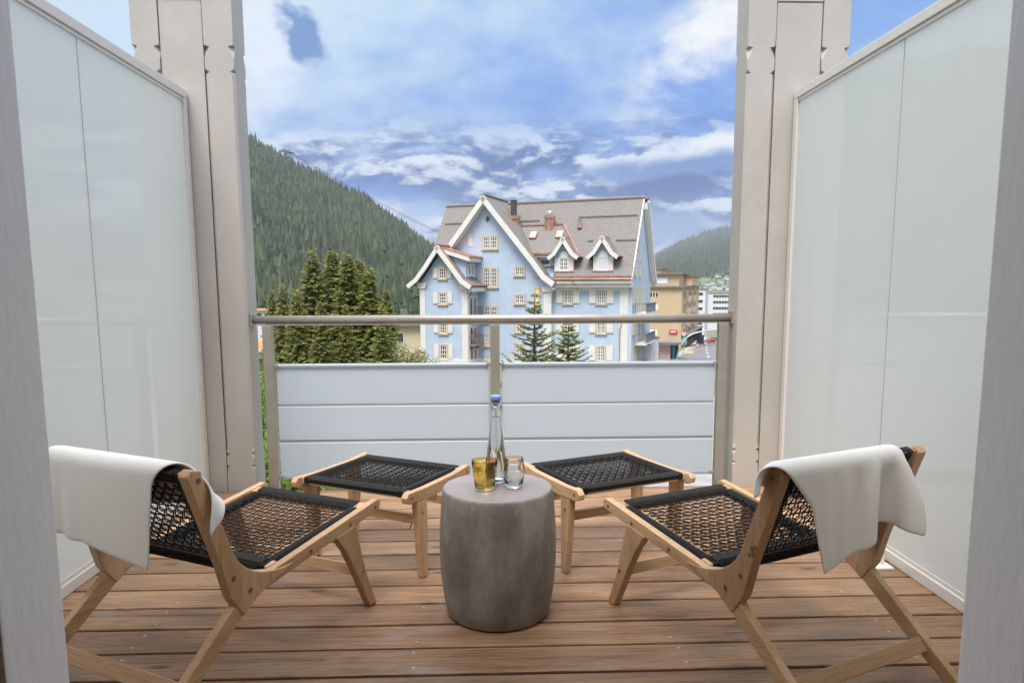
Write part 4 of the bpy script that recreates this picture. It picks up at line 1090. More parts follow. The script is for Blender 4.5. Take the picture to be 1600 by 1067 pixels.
def bush(name, loc, R, h, n_, m_, seed, label_, cat='shrub', group=None, leaf=.09, flowers=0, zr=(.35, .75)):
    r = random.Random(seed); Q = []; F2 = []; st = MB()
    e = empty(name, loc, 0, label_, cat, group)
    cl = [(r.uniform(-.6, .6) * R, r.uniform(-.6, .6) * R, h * r.uniform(*zr), r.uniform(.35, .6) * R) for _ in range(9)]
    for c_ in cl: st.tube([(0, 0, 0), (c_[0] * .4, c_[1] * .4, c_[2] * .5), c_[:3]], [.04, .03, .015], 4)
    for i in range(n_):
        c_ = r.choice(cl); v = Vector((r.gauss(0, 1), r.gauss(0, 1), r.gauss(0, .8))).normalized() * c_[3] * (r.random() ** .35)
        p = Vector(c_[:3]) + v; p.z = max(p.z, .02)
        d = Vector((r.gauss(0, 1), r.gauss(0, 1), r.gauss(0, 1))).normalized(); w = d.cross(Vector((r.gauss(0, 1), r.gauss(0, 1), r.gauss(0, 1)))).normalized()
        l_ = leaf * r.uniform(.7, 1.4); q_ = [p, p + d * l_ * .5 + w * l_ * .32, p + d * l_, p + d * l_ * .5 - w * l_ * .32]
        (F2 if i < flowers else Q).extend([tuple(x) for x in q_])
    link('foliage', leaf_mesh('foliage', Q), m_, e); link('stem', st.mesh(fix=False), 'bark', e)
    if F2: link('blossom', leaf_mesh('blossom', F2), 'blossom', e)
    return e
bush('flowering_shrub', (at(640, 545, 60).x, 60, GZ), 1.7, 3.4, 2200, 'spruce_needles', 4, 'shrub with pale blossoms between the pale young spruce and the blue house', leaf=.16, flowers=800)
bush('shrub', (at(665, 560, 58).x, 58, GZ), 1.6, 2.2, 1500, 'spruce_needles', 6, 'low dark shrub at the left foot of the blue house', leaf=.14)
for i, (px, D, R, lb) in enumerate([(425, 9.5, 1.0, 'leafy green bush seen in the gap left of the rail post'), (470, 9, .9, 'leafy green bush seen under the left end of the rail panels'),
                                    (535, 10, .9, 'leafy green bush seen beneath the rail behind the left footstool legs'), (600, 9.5, .9, 'leafy green bush seen between left footstool and the concrete table'),
                                    (668, 10.5, 1.0, 'leafy green bush seen beneath the rail just left of the concrete table'), (412, 26, 2.6, 'tall leafy bush behind the left column gap, further out')]):
    zt = at(px, 728 if D < 20 else 600, D).z
    bush('leafy_bush', (at(px, 700, D).x, D, GZ), R * 1.15, (zt - GZ) * 1.0, 9000, 'shrub_leaf', 20 + i, lb, leaf=.11, zr=(.62, .98))

# ================================================================== BALCONY
# ---- this building's own wall, door opening and the room behind the camera
fw_ = MB()
fw_.box(-9, -.70, .97, 1.095, GZ, 2.75).box(.805, 9, .97, 1.095, GZ, 2.75).box(-.70, .805, .97, 1.095, 2.35, 2.75)
tag(fw_.build('facade_wall', 'render_beige'), kind='structure')
rm = MB(); rm.box(-2.6, -2.5, -4, .97, 0, 2.6).box(2.5, 2.6, -4, .97, 0, 2.6).box(-2.6, 2.6, -4.1, -4, 0, 2.6).box(-2.6, 2.6, -4, .97, 2.6, 2.7)
tag(rm.build('room_walls', 'interior_wall'), kind='structure')
tag(MB().box(-2.5, 2.5, -4, .955, -.1, 0).build('room_floor', 'interior_floor'), kind='structure')
tag(MB().box(-2.1, 2.2, .97, 4.08, -.42, -.16).build('balcony_slab', 'concrete'), kind='structure')
for sx, x, lb in ((-1, -.681, 'white painted wooden door jamb filling the left edge of the view'), (1, .786, 'white painted wooden door jamb filling the right edge of the view')):
    J = empty('door_jamb', (x, 1.03, 0), 0, lb, 'door jamb')
    a, b = (0, .06) if sx > 0 else (-.06, 0)
    MB().box(a, b, -.072, .07, -.02, 2.35).build('post', 'jamb_paint', J, bevel=.004)
    a, b = (.016, .06) if sx > 0 else (-.06, -.016)
    MB().box(a, b, -.16, -.075, -.02, 2.35).build('inner_frame', 'acacia', J, bevel=.003)

# ---- deck: every board its own piece
deck = empty('deck', (0, 0, 0), 0); tag(deck, kind='structure')
y = 4.095; PITCH = .1675; k = 0
prot = []
def board_mesh(L):
    return MB().box(-L / 2, L / 2, 0, PITCH - .0135, -.028, 0).mesh(bevel=.0045)
full = board_mesh(3.42)
scr = MB()
while y > 1.0:
    y0 = y - PITCH
    jx = {3: -.4, 8: .95, 12: -.95, 14: .33, 6: .2}.get(k)
    if jx is None:
        o = link('board', full, 'deck_wood', deck, loc=(.035, y0, random.uniform(-.0015, .0015)))
        xs = [-1.2, -.25, .62, 1.38]
    else:
        La = jx - .002 - (-1.675); Lb = 1.745 - jx - .002
        link('board', board_mesh(La), 'deck_wood', deck, loc=(-1.675 + La / 2, y0, random.uniform(-.001, .001)))
        link('board', board_mesh(Lb), 'deck_wood', deck, loc=(1.745 - Lb / 2, y0, random.uniform(-.001, .001)))
        xs = [-1.2, jx - .03, jx + .03, 1.38]
    for sxx in xs:
        for dy in (.035, .122):
            cx_, cy_ = sxx + random.uniform(-.006, .006), y0 + dy + random.uniform(-.006, .006)
            scr.add([(cx_ + .005 * math.cos(a), cy_ + .005 * math.sin(a), .0022) for a in np.linspace(0, 2 * PI, 9)[:-1]], [tuple(range(8))])
    y = y0; k += 1
so = scr.build('screw_head', 'steel_light', deck, fix=False); so['kind'] = 'stuff'
MB().box(-1.7, 1.76, 4.098, 4.125, -.20, -.004).build('fascia_board', 'deck_wood', deck)

# ---- columns with chamfered, notched arrises
def notched_post(x0, x1, y0, y1, z0, z1, ztop, zbot, c=.013, cl=True, cr_=True):
    """rectangular post; chamfer depth varies with height: carved stops near top and bottom"""
    prof = [(z0, 0), (zbot - .08, 0), (zbot - .075, .004), (zbot - .045, .006), (zbot - .03, .022), (zbot - .022, .003), (zbot, .002), (zbot + .02, .004), (zbot + .045, .022), (zbot + .055, .003), (zbot + .075, c),
            (ztop - .10, c), (ztop - .09, .026), (ztop - .075, .004), (ztop - .05, .002), (ztop - .02, .002), (ztop + .0, .012), (ztop + .03, .026), (ztop + .045, .030), (ztop + .052, .004), (ztop + .10, 0), (z1, 0)]
    vs = []; fs = []
    for z, q_ in prof:
        a = q_ if cl else 0.0; b = q_ if cr_ else 0.0
        a += .0004; b += .0004
        vs += [(x0 + a, y0, z), (x1 - b, y0, z), (x1, y0 + b, z), (x1, y1 - b, z), (x1 - b, y1, z), (x0 + a, y1, z), (x0, y1 - a, z), (x0, y0 + a, z)]
    for i in range(len(prof) - 1):
        for k_ in range(8): fs.append((8 * i + k_, 8 * i + (k_ + 1) % 8, 8 * i + 8 + (k_ + 1) % 8, 8 * i + 8 + k_))
    fs += [tuple(range(7, -1, -1)), tuple((len(prof) - 1) * 8 + k_ for k_ in range(8))]
    return MB().add(vs, fs)
def column(xs, y0, dep, ztop, zbot, label, plinth_side):
    """xs: outer edge, joint, joint, inner edge (sorted left to right)"""
    x0, x1, x2, x3 = xs
    C_ = empty('timber_column', ((x0 + x3) / 2, y0, -.42), 0, label, 'column')
    ox, oy, oz = (x0 + x3) / 2, y0, -.42
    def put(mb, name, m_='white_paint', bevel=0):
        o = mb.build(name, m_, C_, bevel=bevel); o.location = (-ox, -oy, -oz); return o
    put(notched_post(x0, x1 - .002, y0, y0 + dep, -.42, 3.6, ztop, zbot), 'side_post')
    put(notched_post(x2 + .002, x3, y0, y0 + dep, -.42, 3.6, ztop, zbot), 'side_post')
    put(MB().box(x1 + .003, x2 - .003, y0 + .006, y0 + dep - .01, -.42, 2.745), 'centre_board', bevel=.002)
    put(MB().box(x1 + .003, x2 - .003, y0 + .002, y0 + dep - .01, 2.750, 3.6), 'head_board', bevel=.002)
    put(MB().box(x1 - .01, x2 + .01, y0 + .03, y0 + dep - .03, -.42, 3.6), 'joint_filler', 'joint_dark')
    return C_
column((-1.94, -1.79, -1.553, -1.39), 4.15, .19, 2.46, .175, 'off-white boxed timber column with carved notches, left end of the railing', -1)
column((1.455, 1.613, 1.874, 2.03), 4.11, .19, 2.46, .175, 'off-white boxed timber column with carved notches, right end of the railing', 1)

# ---- frosted side screens
def side_screen(X, yfar, seam, sgn, label):
    Sx = empty('privacy_screen', (X, 1.1, 0), 0, label, 'glass screen')
    L = yfar - 1.1; zt = 2.27
    f0, f1 = (0, .04) if sgn > 0 else (-.04, 0)
    MB().box(f0, f1, 0, L, zt - .045, zt).build('top_rail', 'screen_frame', Sx, bevel=.004)
    MB().box(f0 + .008, f1 - .008, 0, L - .045, zt - .062, zt - .046).build('glazing_bead', 'screen_frame', Sx)
    MB().box(f0, f1, L - .045, L, .0, zt - .047).build('end_post', 'screen_frame', Sx, bevel=.003)
    MB().box(f0, f1, 0, L - .047, .002, .05).build('bottom_rail', 'screen_frame', Sx, bevel=.004)
    MB().box(f0 + .01 * (sgn > 0), f1 - .01 * (sgn < 0), 0, L - .047, .0515, .066).build('glazing_bead', 'screen_frame', Sx)
    g0, g1 = (.014, .024) if sgn > 0 else (-.024, -.014)
    MB().box(g0, g1, .01, seam - 1.1 - .0035, .06, zt - .05).build('pane', 'frosted_glass', Sx, bevel=.001)
    MB().box(g0, g1, seam - 1.1 + .0035, L - .04, .06, zt - .05).build('pane', 'frosted_glass', Sx, bevel=.001)
    MB().box(g0 + .003, g1 - .003, seam - 1.1 - .003, seam - 1.1 + .003, .06, zt - .05).build('seam', 'joint_dark', Sx)
    return Sx
side_screen(-1.655, 4.145, 3.10, -1, 'tall frosted glass privacy screen in a pale frame along the left side of the deck')
SR = side_screen(1.725, 4.105, 3.05, 1, 'tall frosted glass privacy screen in a pale frame along the right side of the deck')
ft = MB().box(-.13, -.02, 1.72, 1.80, .001, .008).build('foot_plate', 'plastic_white', SR)
MB().tube([(-.05, 1.76, .008), (-.05, 1.76, .11)], .008, 10).build('foot_bolt', 'plastic_white', SR)

# ---- railing
RY = 4.22
R_ = empty('balcony_railing', (0, RY, 0), 0, 'steel balcony railing with round handrail and two bays of frosted panels', 'railing')
MB().tube([(-1.372, 0, 1.003), (.35, 0, 1.002), (1.452, 0, 1.000)], .0235, 24).build('handrail', 'steel', R_, smooth_=True)
MB().box(-1.355, 1.44, -.015, .015, .970, .9775).build('handrail_plate', 'steel', R_)
for x0 in (-1.325, .008, 1.375): MB().box(x0, x0 + .056, -.022, .022, -.36, .969).build('post', 'steel', R_, bevel=.003)
for x in (-1.383, 1.450): MB().box(x - .006, x + .006, -.035, .035, .965, 1.04).build('wall_bracket', 'steel', R_, bevel=.002)
for (a, b) in ((-1.266, .004), (.069, 1.371)):
    zs_ = [(.052, .268), (.280, .488), (.500, .742)]
    for z0, z1 in zs_:
        # each strip: a flat sheet whose upper edge is rolled forward a little
        pr = [(.0, z0 + .004), (.004, z0), (.010, z0), (.010, z1), (.004, z1), (.0, z1 - .006)]
        if z1 > .7: pr = [(.004, z0), (.010, z0), (.010, z1 - .004), (.006, z1), (-.010, z1), (-.014, z1 - .008), (-.010, z1 - .018), (.004, z1 - .016)]
        MB().prism(pr, a + .007, b - .007, 'x').build('panel', 'rail_glass', R_)
    for z in (.274, .494): MB().box(a + .007, b - .007, .003, .009, z - .006, z + .006).build('panel_joint', 'rail_joint', R_)
    for z in (.735, .06):
        for x, s in ((a, 1), (b, -1)): MB().box(x - .004 * s, x + .022 * s, -.014, .014, z - .012, z + .006).build('clamp', 'steel', R_, bevel=.002)
    MB().box(a + .007, b - .007, -.008, .012, .044, .0515).build('bottom_trim', 'steel_light', R_)

# ================================================================== FURNITURE
def cord_wrap(par, p, q, w, h, up, name='cord_wrap', turns=None):
    """cord wound round a bar: a bar whose section swells at every turn"""
    p, q, up = Vector(p), Vector(q), Vector(up).normalized(); d = (q - p); L = d.length; d.normalize(); sd_ = d.cross(up).normalized(); up = sd_.cross(d)
    n_ = turns or int(L / .0085); vs = []; fs = []
    m_ = n_ * 2
    sec = [(-.5, -.22), (-.5, .22), (-.3, .5), (.3, .5), (.5, .22), (.5, -.22), (.3, -.5), (-.3, -.5)]
    for i in range(m_ + 1):
        k_ = 1.0 if i % 2 else .84
        c = p + d * (L * i / m_)
        for a, b in sec:
            vs.append(c + sd_ * (a * w * k_ if abs(a) > .4 else a * w) + up * (b * h * k_ if abs(b) > .4 else b * h))
    for i in range(m_):
        for k_ in range(8): fs.append((8 * i + k_, 8 * i + (k_ + 1) % 8, 8 * i + 8 + (k_ + 1) % 8, 8 * i + 8 + k_))
    fs += [tuple(range(7, -1, -1)), tuple(m_ * 8 + k_ for k_ in range(8))]
    return MB().add(vs, fs).build(name, 'black_cord', par, fix=True)

def weave(par, o, ex, ey, nx, ny, r=.0029, sag=.012, style='net'):
    """open cord netting on the parallelogram o + a*ex + b*ey"""
    o, ex, ey = Vector(o), Vector(ex), Vector(ey); nz = ex.cross(ey).normalized()
    if nz.z < 0: nz = -nz
    mb = MB(); rr = random.Random(nx * 31 + ny)
    def P(a, b, h=0.0): return o + ex * a + ey * b + nz * (h - sag * math.sin(PI * min(max(a, 0), 1)) * math.sin(PI * min(max(b, 0), 1)))
    for j in range(1, ny):       # cords along ex
        b = j / ny; pts = []
        for i in range(0, nx * 2 + 1):
            s = 1 if (i // 2 + j) % 2 else -1
            pts.append(P(i / (nx * 2), b + (.10 / ny) * math.sin(PI * (i / 2 + j)) * 1.0 + (.07 / ny) * (1 if (i + j) % 2 else -1) + rr.uniform(-.015, .015) / ny, .0026 * s))
        mb.tube(pts, r, 4, cap=False)
    for i in range(1, nx):       # cords along ey, zigzag pairs
        a = i / nx; pts = []
        for j in range(0, ny + 1):
            s = -1 if (i + j) % 2 else 1
            pts.append(P(a + (.15 / nx) * (1 if j % 2 else -1) + rr.uniform(-.015, .015) / nx, j / ny, .0026 * s))
        mb.tube(pts, r, 4, cap=False)
    w = mb.build('woven_cord', 'black_cord', par, fix=False, smooth_=True); w['kind'] = 'stuff'
    return w

def bolt(par, p, axis_y, r=.0075):
    s = 1 if axis_y > 0 else -1
    MB().tube([(p[0], p[1], p[2]), (p[0], p[1] + s * .0025, p[2])], r, 12).build('bolt', 'bolt', par)

def smooth_poly(pts, n=6):
    return pts

def make_chair(label, loc, rot):
    C_ = empty('lounge_chair', loc, rot, label, 'chair')
    W = .5885; T = .028
    rail = [(.062, .392), (.068, .372), (.058, .352), (-.10, .332), (-.30, .306), (-.52, .272), (-.600, .238), (-.66, .195), (-1.035, -.0), (-.955, -.0), (-.945, .006)]
    rail = [(.050, .397), (.064, .388), (.066, .372), (.052, .355), (-.30, .310), (-.545, .276), (-.606, .250), (-.65, .215), (-.942, .0), (-1.002, .0), (-.985, .020), (-.665, .268), (-.625, .298), (-.56, .318), (-.30, .352)]
    def ext(poly, s, name, t=T, extra=0.0, bevel=.004):
        yc = s * (W / 2 - T / 2)
        return MB().prism(poly, yc - t / 2 - extra, yc + t / 2 + extra, 'y').build(name, 'acacia' if name == 'side_rail' else 'acacia_z', C_, bevel=bevel)
    arc = []
    for i in range(9):       # sweep where the upright flares into the rail
        t = i / 8; arc.append((-.668 + .255 * t * (.30 + .70 * t), .470 - .152 * (1 - (1 - t) ** 2.0)))
    upright = [(-.798, .692), (-.782, .708), (-.750, .700), (-.745, .672)] + arc + [(-.565, .272), (-.628, .232), (-.672, .300), (-.700, .405)]
    leg = [(-.200, .326), (-.092, .340), (-.070, .262), (-.030, .125), (.022, .0), (-.018, .0), (-.048, .062), (-.100, .170), (-.150, .262)]
    for s in (-1, 1):
        ext(rail, s, 'side_rail')
        ext(upright, s, 'back_upright', extra=.0035)
        ext(leg, s, 'front_leg', extra=.002)
    wi = W / 2 - T
    def cb(x, z, w, h, name, up=(0, 0, 1), yy=wi):
        return MB().bar((x, -yy, z), (x, yy, z), w, h, up).build(name, 'acacia_y', C_, bevel=.003)
    cb(-.005, .372, .042, .026, 'seat_crossbar', (-.15, 0, 1)); cb(-.475, .318, .042, .026, 'seat_crossbar', (-.15, 0, 1))
    cb(-.770, .682, .024, .040, 'back_crossbar', (-.35, 0, .9)); cb(-.655, .402, .024, .040, 'back_crossbar', (-.35, 0, .9))
    cb(-.055, .150, .020, .040, 'stretcher', (.3, 0, 1)); cb(-.845, .105, .020, .045, 'stretcher', (.75, 0, .9))
    # seat netting
    a = wi - .030
    up = Vector((-.15, 0, 1))
    cord_wrap(C_, (-.005, -a + .0, .376), (-.005, a, .376), .050, .036, up); cord_wrap(C_, (-.475, -a, .322), (-.475, a, .322), .050, .036, up)
    for s in (-1, 1): cord_wrap(C_, (.018, s * (a + .004), .372), (-.498, s * (a + .004), .316), .034, .032, up)
    weave(C_, (-.02, -a + .012, .383), (-.440, 0, -.052), (0, 2 * a - .024, 0), 19, 23, r=.0022, sag=.014)
    # back netting
    bu = Vector((.9, 0, .35))
    cord_wrap(C_, (-.770, -a, .684), (-.770, a, .684), .046, .036, bu); cord_wrap(C_, (-.655, -a, .402), (-.655, a, .402), .048, .036, bu)
    for s in (-1, 1): cord_wrap(C_, (-.778, s * (a + .002), .702), (-.647, s * (a + .002), .384), .032, .030, bu)
    weave(C_, (-.768, -a + .01, .674), (.108, 0, -.262), (0, 2 * a - .02, 0), 14, 26, r=.0023, sag=.008)
    for s in (-1, 1):
        yo = s * (W / 2 + .0032)
        for p in ((-.762, .675), (-.66, .36), (-.60, .30)): bolt(C_, (p[0], yo, p[1]), s)
        for p in ((.030, .372), (-.12, .350), (-.33, .326), (-.50, .298), (-.85, .102)): bolt(C_, (p[0], s * (W / 2), p[1]), s, .006)
        bolt(C_, (-.055, s * (W / 2 + .002), .150), s, .006)
        MB().box(-.572, -.556, s * (wi - .004), s * wi, .282, .302).build('white_tag', 'plastic_white', C_)
    return C_
chair_l = make_chair('acacia lounge chair with black cord netting, left of the concrete table', (-.7088, 2.7112, .003), 1.1007)
chair_r = make_chair('acacia lounge chair right of the concrete table, dark knot on its near upright', (.7244, 2.668, .003), 1.9934)
# dark burn mark on the right chair's near upright
km = MB(); 
for (u, z, r_) in ((-.700, .455, .009), (-.704, .440, .008), (-.690, .433, .006), (-.712, .462, .006)):
    km.tube([(u, .5885 / 2 + .0028, z), (u, .5885 / 2 + .0045, z)], r_, 9)
km.build('knot_mark', 'bolt', chair_r)

def make_stool(label, loc, rot):
    C_ = empty('footstool', loc, rot, label, 'footstool')
    W = .592; T = .028; h = .378
    rail = [(-.245, h + .004), (-.262, h - .012), (-.258, h - .034), (-.235, h - .043), (-.10, h - .052), (.10, h - .052), (.235, h - .043), (.258, h - .034), (.262, h - .010), (.245, h + .008), (.12, h - .002), (-.12, h - .002)]
    for s in (-1, 1):
        yc = s * (W / 2 - T / 2)
        MB().prism(rail, yc - T / 2, yc + T / 2, 'y').build('side_rail', 'acacia', C_, bevel=.004)
        for sx in (-1, 1):
            leg = [(sx * .188, h - .047), (sx * .112, h - .052), (sx * .112, h - .20), (sx * .118, 0), (sx * .152, 0), (sx * .172, .14)]
            yl = s * (W / 2 - T / 2 - .001)
            MB().prism(leg, yl - T / 2 - .001, yl + T / 2 - .001, 'y').build('leg', 'acacia_z', C_, bevel=.004)
            bolt(C_, (sx * .15, s * (W / 2 - .001), h - .10), s, .006); bolt(C_, (sx * .225, s * W / 2, h - .018), s, .006)
    wi = W / 2 - T
    for x in (-.205, .205): MB().bar((x, -wi, h - .014), (x, wi, h - .014), .036, .026).build('seat_crossbar', 'acacia_y', C_, bevel=.003)
    for x, z in ((-.140, h - .135), (.140, h - .135), (0, h - .075)): MB().bar((x, -wi, z), (x, wi, z), .020, .040).build('stretcher', 'acacia_y', C_, bevel=.003)
    a = wi - .030; zc = h - .010; up = (0, 0, 1)
    for x in (-.205, .205): cord_wrap(C_, (x, -a, zc), (x, a, zc), .044, .036, up)
    for s in (-1, 1): cord_wrap(C_, (-.226, s * (a + .004), zc), (.226, s * (a + .004), zc), .030, .032, up)
    weave(C_, (-.19, -a + .012, zc + .008), (.38, 0, 0), (0, 2 * a - .024, 0), 16, 23, r=.0025, sag=.010)
    return C_
make_stool('acacia footstool with black cord netting, left of the concrete table by the railing', (-.470, 3.085, .003), math.radians(62.7))
make_stool('acacia footstool with black cord netting, right of the concrete table by the railing', (.516, 3.09, .003), math.radians(114.2))

# ---- concrete drum table
TC = Vector((.028, 2.522, 0)); TH = .474
tb = empty('side_table', (TC.x, TC.y, .003), 0, 'barrel shaped grey concrete side table in the middle of the deck', 'side table')
prof = [(.172, .0), (.186, .003), (.1905, .010), (.2000, .06), (.2090, .13), (.2135, .21), (.2140, .27), (.2115, .34), (.2065, .41), (.2015, .457), (.1995, .4655), (.1960, .4695)]
me = MB().lathe(prof, 96).mesh(); auto_smooth(me, .9); link('body', me, 'concrete', tb)
me = MB().lathe([(.196, .4690), (.1945, .4705), (0.0001, .4707)], 96).mesh(); auto_smooth(me, .6); link('top', me, 'concrete_top', tb)
TZ = .474

# ---- bottle and tumblers
def lathe_shell(name, outer, inner, m_, par, n=64):
    me = MB().lathe(outer + inner[::-1], n, close=False).mesh(); auto_smooth(me, .9); return link(name, me, m_, par)
p = at(776, 753, 1); 
def on_table(px, py):
    d = at(px, py, 1.0) - CAM; t = (TZ - CAM.z) / d.z; return CAM + d * t
bp_ = on_table(775.5, 752)
BT = empty('water_bottle', (bp_.x, bp_.y, TZ + .0005), 0, 'tall clear glass swing-top water bottle with blue cap, behind the tumblers', 'bottle')
outer = [(.0001, .004), (.030, .0), (.037, .003), (.0395, .010), (.0400, .045), (.0395, .075), (.036, .105), (.030, .150), (.0245, .195), (.0200, .235), (.0170, .262), (.0165, .285), (.0185, .288), (.0185, .296), (.0155, .299), (.0155, .306)]
inner = [(.0001, .012), (.030, .010), (.0365, .014), (.0375, .045), (.0370, .075), (.0335, .105), (.0275, .150), (.0220, .195), (.0175, .235), (.0145, .262), (.0140, .285), (.0135, .300), (.0135, .306)]
lathe_shell('glass', outer, inner, 'clear_glass', BT)
wv = [(r * .995, z + .0003) for r, z in inner[:10] if z < .25] + [(.0160, .245), (.0001, .245)]
me = MB().lathe(wv, 48).mesh(); auto_smooth(me, .9); link('water', me, 'water', BT)
me = MB().lathe([(.0145, .300), (.0145, .307), (.019, .309), (.0205, .316), (.0195, .322), (.014, .326), (.0001, .327)], 32).mesh(); auto_smooth(me); link('cap', me, 'cap_blue', BT)
MB().lathe([(.010, .288), (.0125, .290), (.0125, .300), (.010, .302)], 20).build('stopper', 'porcelain', BT, smooth_=True)
wr_ = MB()
wr_.tube([(.0190 * math.cos(a), .0190 * math.sin(a), .283) for a in np.linspace(0, 2 * PI, 25)], .0012, 6)
for sx in (-1, 1): wr_.tube([(sx * .0195, 0, .283), (sx * .0225, -.006, .290), (sx * .0215, -.010, .300), (sx * .0195, -.002, .315)], .0012, 6)
wr_.tube([(-.0195, -.002, .272), (-.010, -.0185, .268), (.010, -.0185, .268), (.0195, -.002, .272), (.0205, 0, .283)], .0012, 6)
wr_.tube([(.0215, -.004, .284), (.023, -.006, .268), (.020, -.012, .262)], .0013, 6)
wr_.build('wire_bail', 'wire', BT)
def tumbler(name, pos, outer, inner, m_, label):
    T_ = empty(name, (pos.x, pos.y, TZ + .0005), 0, label, 'glass')
    lathe_shell('glass', outer, inner, m_, T_)
    return T_
pa = on_table(757.5, 764)
o_ = [(.0001, .003), (.030, .0), (.0345, .003), (.0360, .012), (.0400, .045), (.0440, .080), (.0470, .104), (.0465, .1065)]
i_ = [(.0001, .013), (.029, .013), (.0325, .018), (.0365, .045), (.0405, .080), (.0440, .104), (.0448, .1065)]
AT = tumbler('amber_tumbler', pa, o_, i_, 'amber_glass', 'amber yellow glass tumbler on the table, left of the clear one')
me = MB().lathe([(.0001, -.0), (.0295, -.0), (.034, .002), (.0352, .0085), (.0001, .0086)], 40).mesh(); 
pb = on_table(803, 761)
o_ = [(.0001, .003), (.024, .0), (.029, .003), (.0330, .014), (.0370, .040), (.0385, .060), (.0370, .085), (.0335, .108), (.0330, .1095)]
i_ = [(.0001, .016), (.024, .015), (.030, .022), (.0350, .042), (.0366, .060), (.0352, .085), (.0320, .108), (.0325, .1095)]
tumbler('clear_tumbler', pb, o_, i_, 'clear_glass', 'clear glass tumbler on the table, right of the amber one')

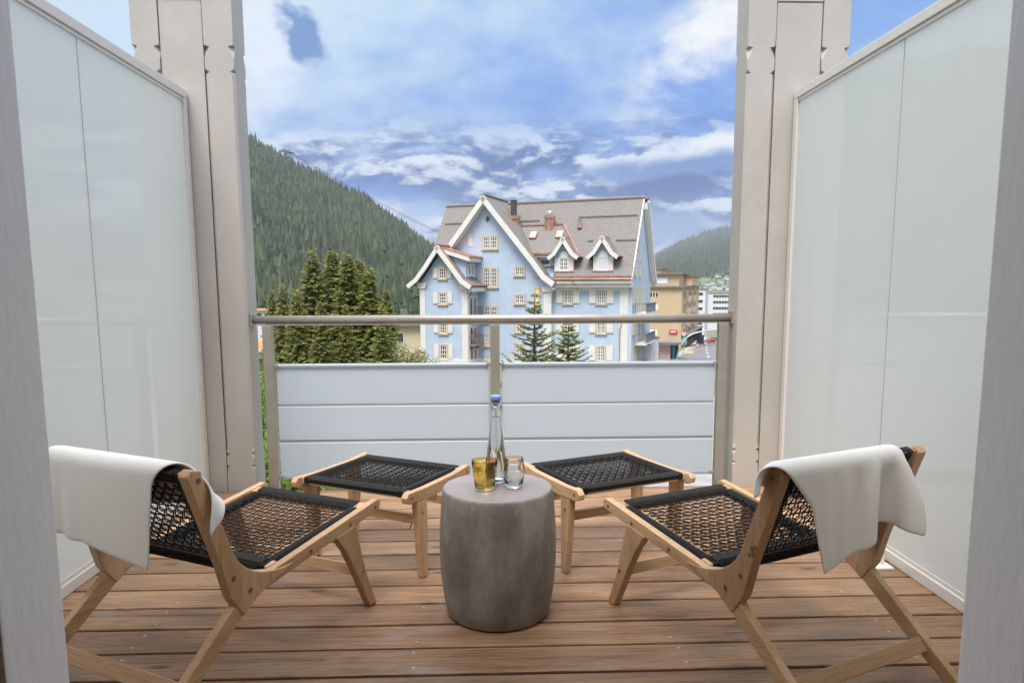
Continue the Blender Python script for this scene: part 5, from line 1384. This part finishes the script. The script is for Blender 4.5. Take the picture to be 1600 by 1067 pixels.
# ---- towels: a small cloth simulation in each chair's own frame
def towel(chair, side, y0, phi, wx, back, front, seed, label, shear=0.0):
    """side: +1 when the near upright is on the chair's -y side. Sheet runs front..back across the top bar"""
    r = np.random.default_rng(seed); dx = .0165
    nu = int((back + front) / dx) + 1; nv = int(wx / dx) + 1
    U, Vv = np.meshgrid(np.linspace(-back, front, nu), np.linspace(-wx / 2, wx / 2, nv), indexing='ij')
    c, s = math.cos(phi), math.sin(phi)
    sh = Vv + shear * np.maximum(U + .02, 0)
    X = -.776 + U * c - sh * s; Y = y0 + U * s + sh * c
    P = np.stack([X, Y, np.full_like(X, .735) + .004 * np.sin(U * 30 + seed) * np.cos(Vv * 22)], -1)
    P += r.normal(0, .0008, P.shape); V = np.zeros_like(P)
    P[..., 2] += .014 * np.sin(Vv * 38 + 3 * np.sin(U * 9 + seed)) * (np.abs(U) > .05)
    du = (back + front) / (nu - 1); dv = wx / (nv - 1); dd = math.hypot(du, dv)
    cons = []
    for (ai, bi, L, st) in (((slice(0, -1), slice(None)), (slice(1, None), slice(None)), du, .9), ((slice(None), slice(0, -1)), (slice(None), slice(1, None)), dv, .9),
                            ((slice(0, -1), slice(0, -1)), (slice(1, None), slice(1, None)), dd, .35), ((slice(0, -1), slice(1, None)), (slice(1, None), slice(0, -1)), dd, .35),
                            ((slice(0, -2), slice(None)), (slice(2, None), slice(None)), 2 * du, .10), ((slice(None), slice(0, -2)), (slice(None), slice(2, None)), 2 * dv, .10),
                            ((slice(0, -4), slice(None)), (slice(4, None), slice(None)), 4 * du, .02), ((slice(None), slice(0, -4)), (slice(None), slice(4, None)), 4 * dv, .03)):
        F = np.stack([X, Y], -1); L = np.linalg.norm(F[bi] - F[ai], axis=-1, keepdims=True) * (1.10 if st > .2 else 1.07)
        cons.append((ai, bi, L, st))
    bar = np.array([-.776, .690]); low = np.array([-.655, .402]); bd = (low - bar) / np.linalg.norm(low - bar); bn = np.array([bd[1], -bd[0]])  # normal in xz
    if bn[0] > 0: bn = -bn      # towards the back (-x)
    BL = np.linalg.norm(low - bar); RB = .034; TK = .030
    side_ = None
    for it in range(330):
        V[..., 2] -= 9.8 * .004; V *= .975
        Q = P + V * .004 * 1.0 * 2.2
        Q0 = P.copy(); P1 = Q.copy()
        for k_ in range(14):
            acc = np.zeros_like(P1); wgt = np.zeros(P1.shape[:2] + (1,))
            for ai, bi, L, st in cons:
                d = P1[bi] - P1[ai]; ln = np.linalg.norm(d, axis=-1, keepdims=True) + 1e-9
                if st < .05: corr = d * (np.minimum(ln - L * .93, 0) / ln * .5 * 1.0) * (st * 4)
                else: corr = d * ((ln - L) / ln * .5) * st
                acc[ai] += corr; acc[bi] -= corr; wgt[ai] += st; wgt[bi] += st
            P1 += acc / np.maximum(wgt, 1e-6) * 1.5 * .95
            # collisions
            con = np.zeros(P1.shape[:2], bool)
            rel = P1[..., [0, 2]] - bar; inb = np.abs(P1[..., 1]) < .315
            dist = np.linalg.norm(rel, axis=-1); m_ = (dist < RB) & inb
            P1[m_, 0] = bar[0] + rel[m_, 0] / dist[m_] * RB; P1[m_, 2] = bar[1] + rel[m_, 1] / dist[m_] * RB; con |= m_
            al = rel @ bd; off = rel @ bn
            m2 = inb & (al > 0) & (al < BL + .03) & (np.abs(off) < TK)
            sg = np.where(U < 0, 1.0, -1.0) if True else 0
            push = (sg * TK - off) * m2
            P1[..., 0] += bn[0] * push; P1[..., 2] += bn[1] * push; con |= m2
            fl = P1[..., 2] < .02; P1[..., 2] = np.maximum(P1[..., 2], .02)
        V = (P1 - Q0) / (.004 * 2.2)
        P1[con] = P1[con] * .12 + Q0[con] * .88
        V[con] *= .1
        P = P1
    me = bpy.data.meshes.new('towel')
    idx = np.arange(nu * nv).reshape(nu, nv)
    f = np.stack([idx[:-1, :-1], idx[:-1, 1:], idx[1:, 1:], idx[1:, :-1]], -1).reshape(-1, 4)
    M_ = chair_matrix(chair)
    W_ = P.reshape(-1, 3) @ np.array(M_.to_3x3()).T + np.array(M_.translation)
    org = W_.mean(0); org[2] = W_[:, 2].min()
    me.from_pydata((W_ - org).tolist(), [], f.tolist()); me.update()
    o = link('towel', me, 'towel', loc=tuple(org), smooth_=True)
    tag(o, label, 'towel')
    so_ = o.modifiers.new('thick', 'SOLIDIFY'); so_.thickness = .007; so_.offset = 0.2; so_.use_even_offset = False
    sb = o.modifiers.new('sub', 'SUBSURF'); sb.levels = 1; sb.render_levels = 1
    return o
def chair_matrix(c): return Matrix.Translation(c.location) @ Matrix.Rotation(c.rotation_euler.z, 4, 'Z')
towel(chair_l, 1, .060, -.20, .43, .245, .17, 5, 'white towel draped over the back of the left lounge chair', shear=-1.3)
towel(chair_r, -1, -.03, .50, .45, .205, .22, 2, 'white towel draped over the back of the right lounge chair', shear=.6)

# ================================================================== HAZE
hz = MB().box(-7500, 10000, -1600, 8600, gz(400) - 3, 560).build('haze', 'ground')
hm = bpy.data.materials.new('haze'); hm.use_nodes = True
hn, hl_ = hm.node_tree.nodes, hm.node_tree.links
hn.remove(hn['Principled BSDF'])
pv = hn.new('ShaderNodeVolumePrincipled'); pv.inputs['Color'].default_value = (0.80, 0.87, 1.0, 1); pv.inputs['Density'].default_value = 0.00010
pv.inputs['Anisotropy'].default_value = 0.2
hl_.new(pv.outputs[0], hn['Material Output'].inputs['Volume'])
hz.data.materials.clear(); hz.data.materials.append(hm); hz['kind'] = 'stuff'
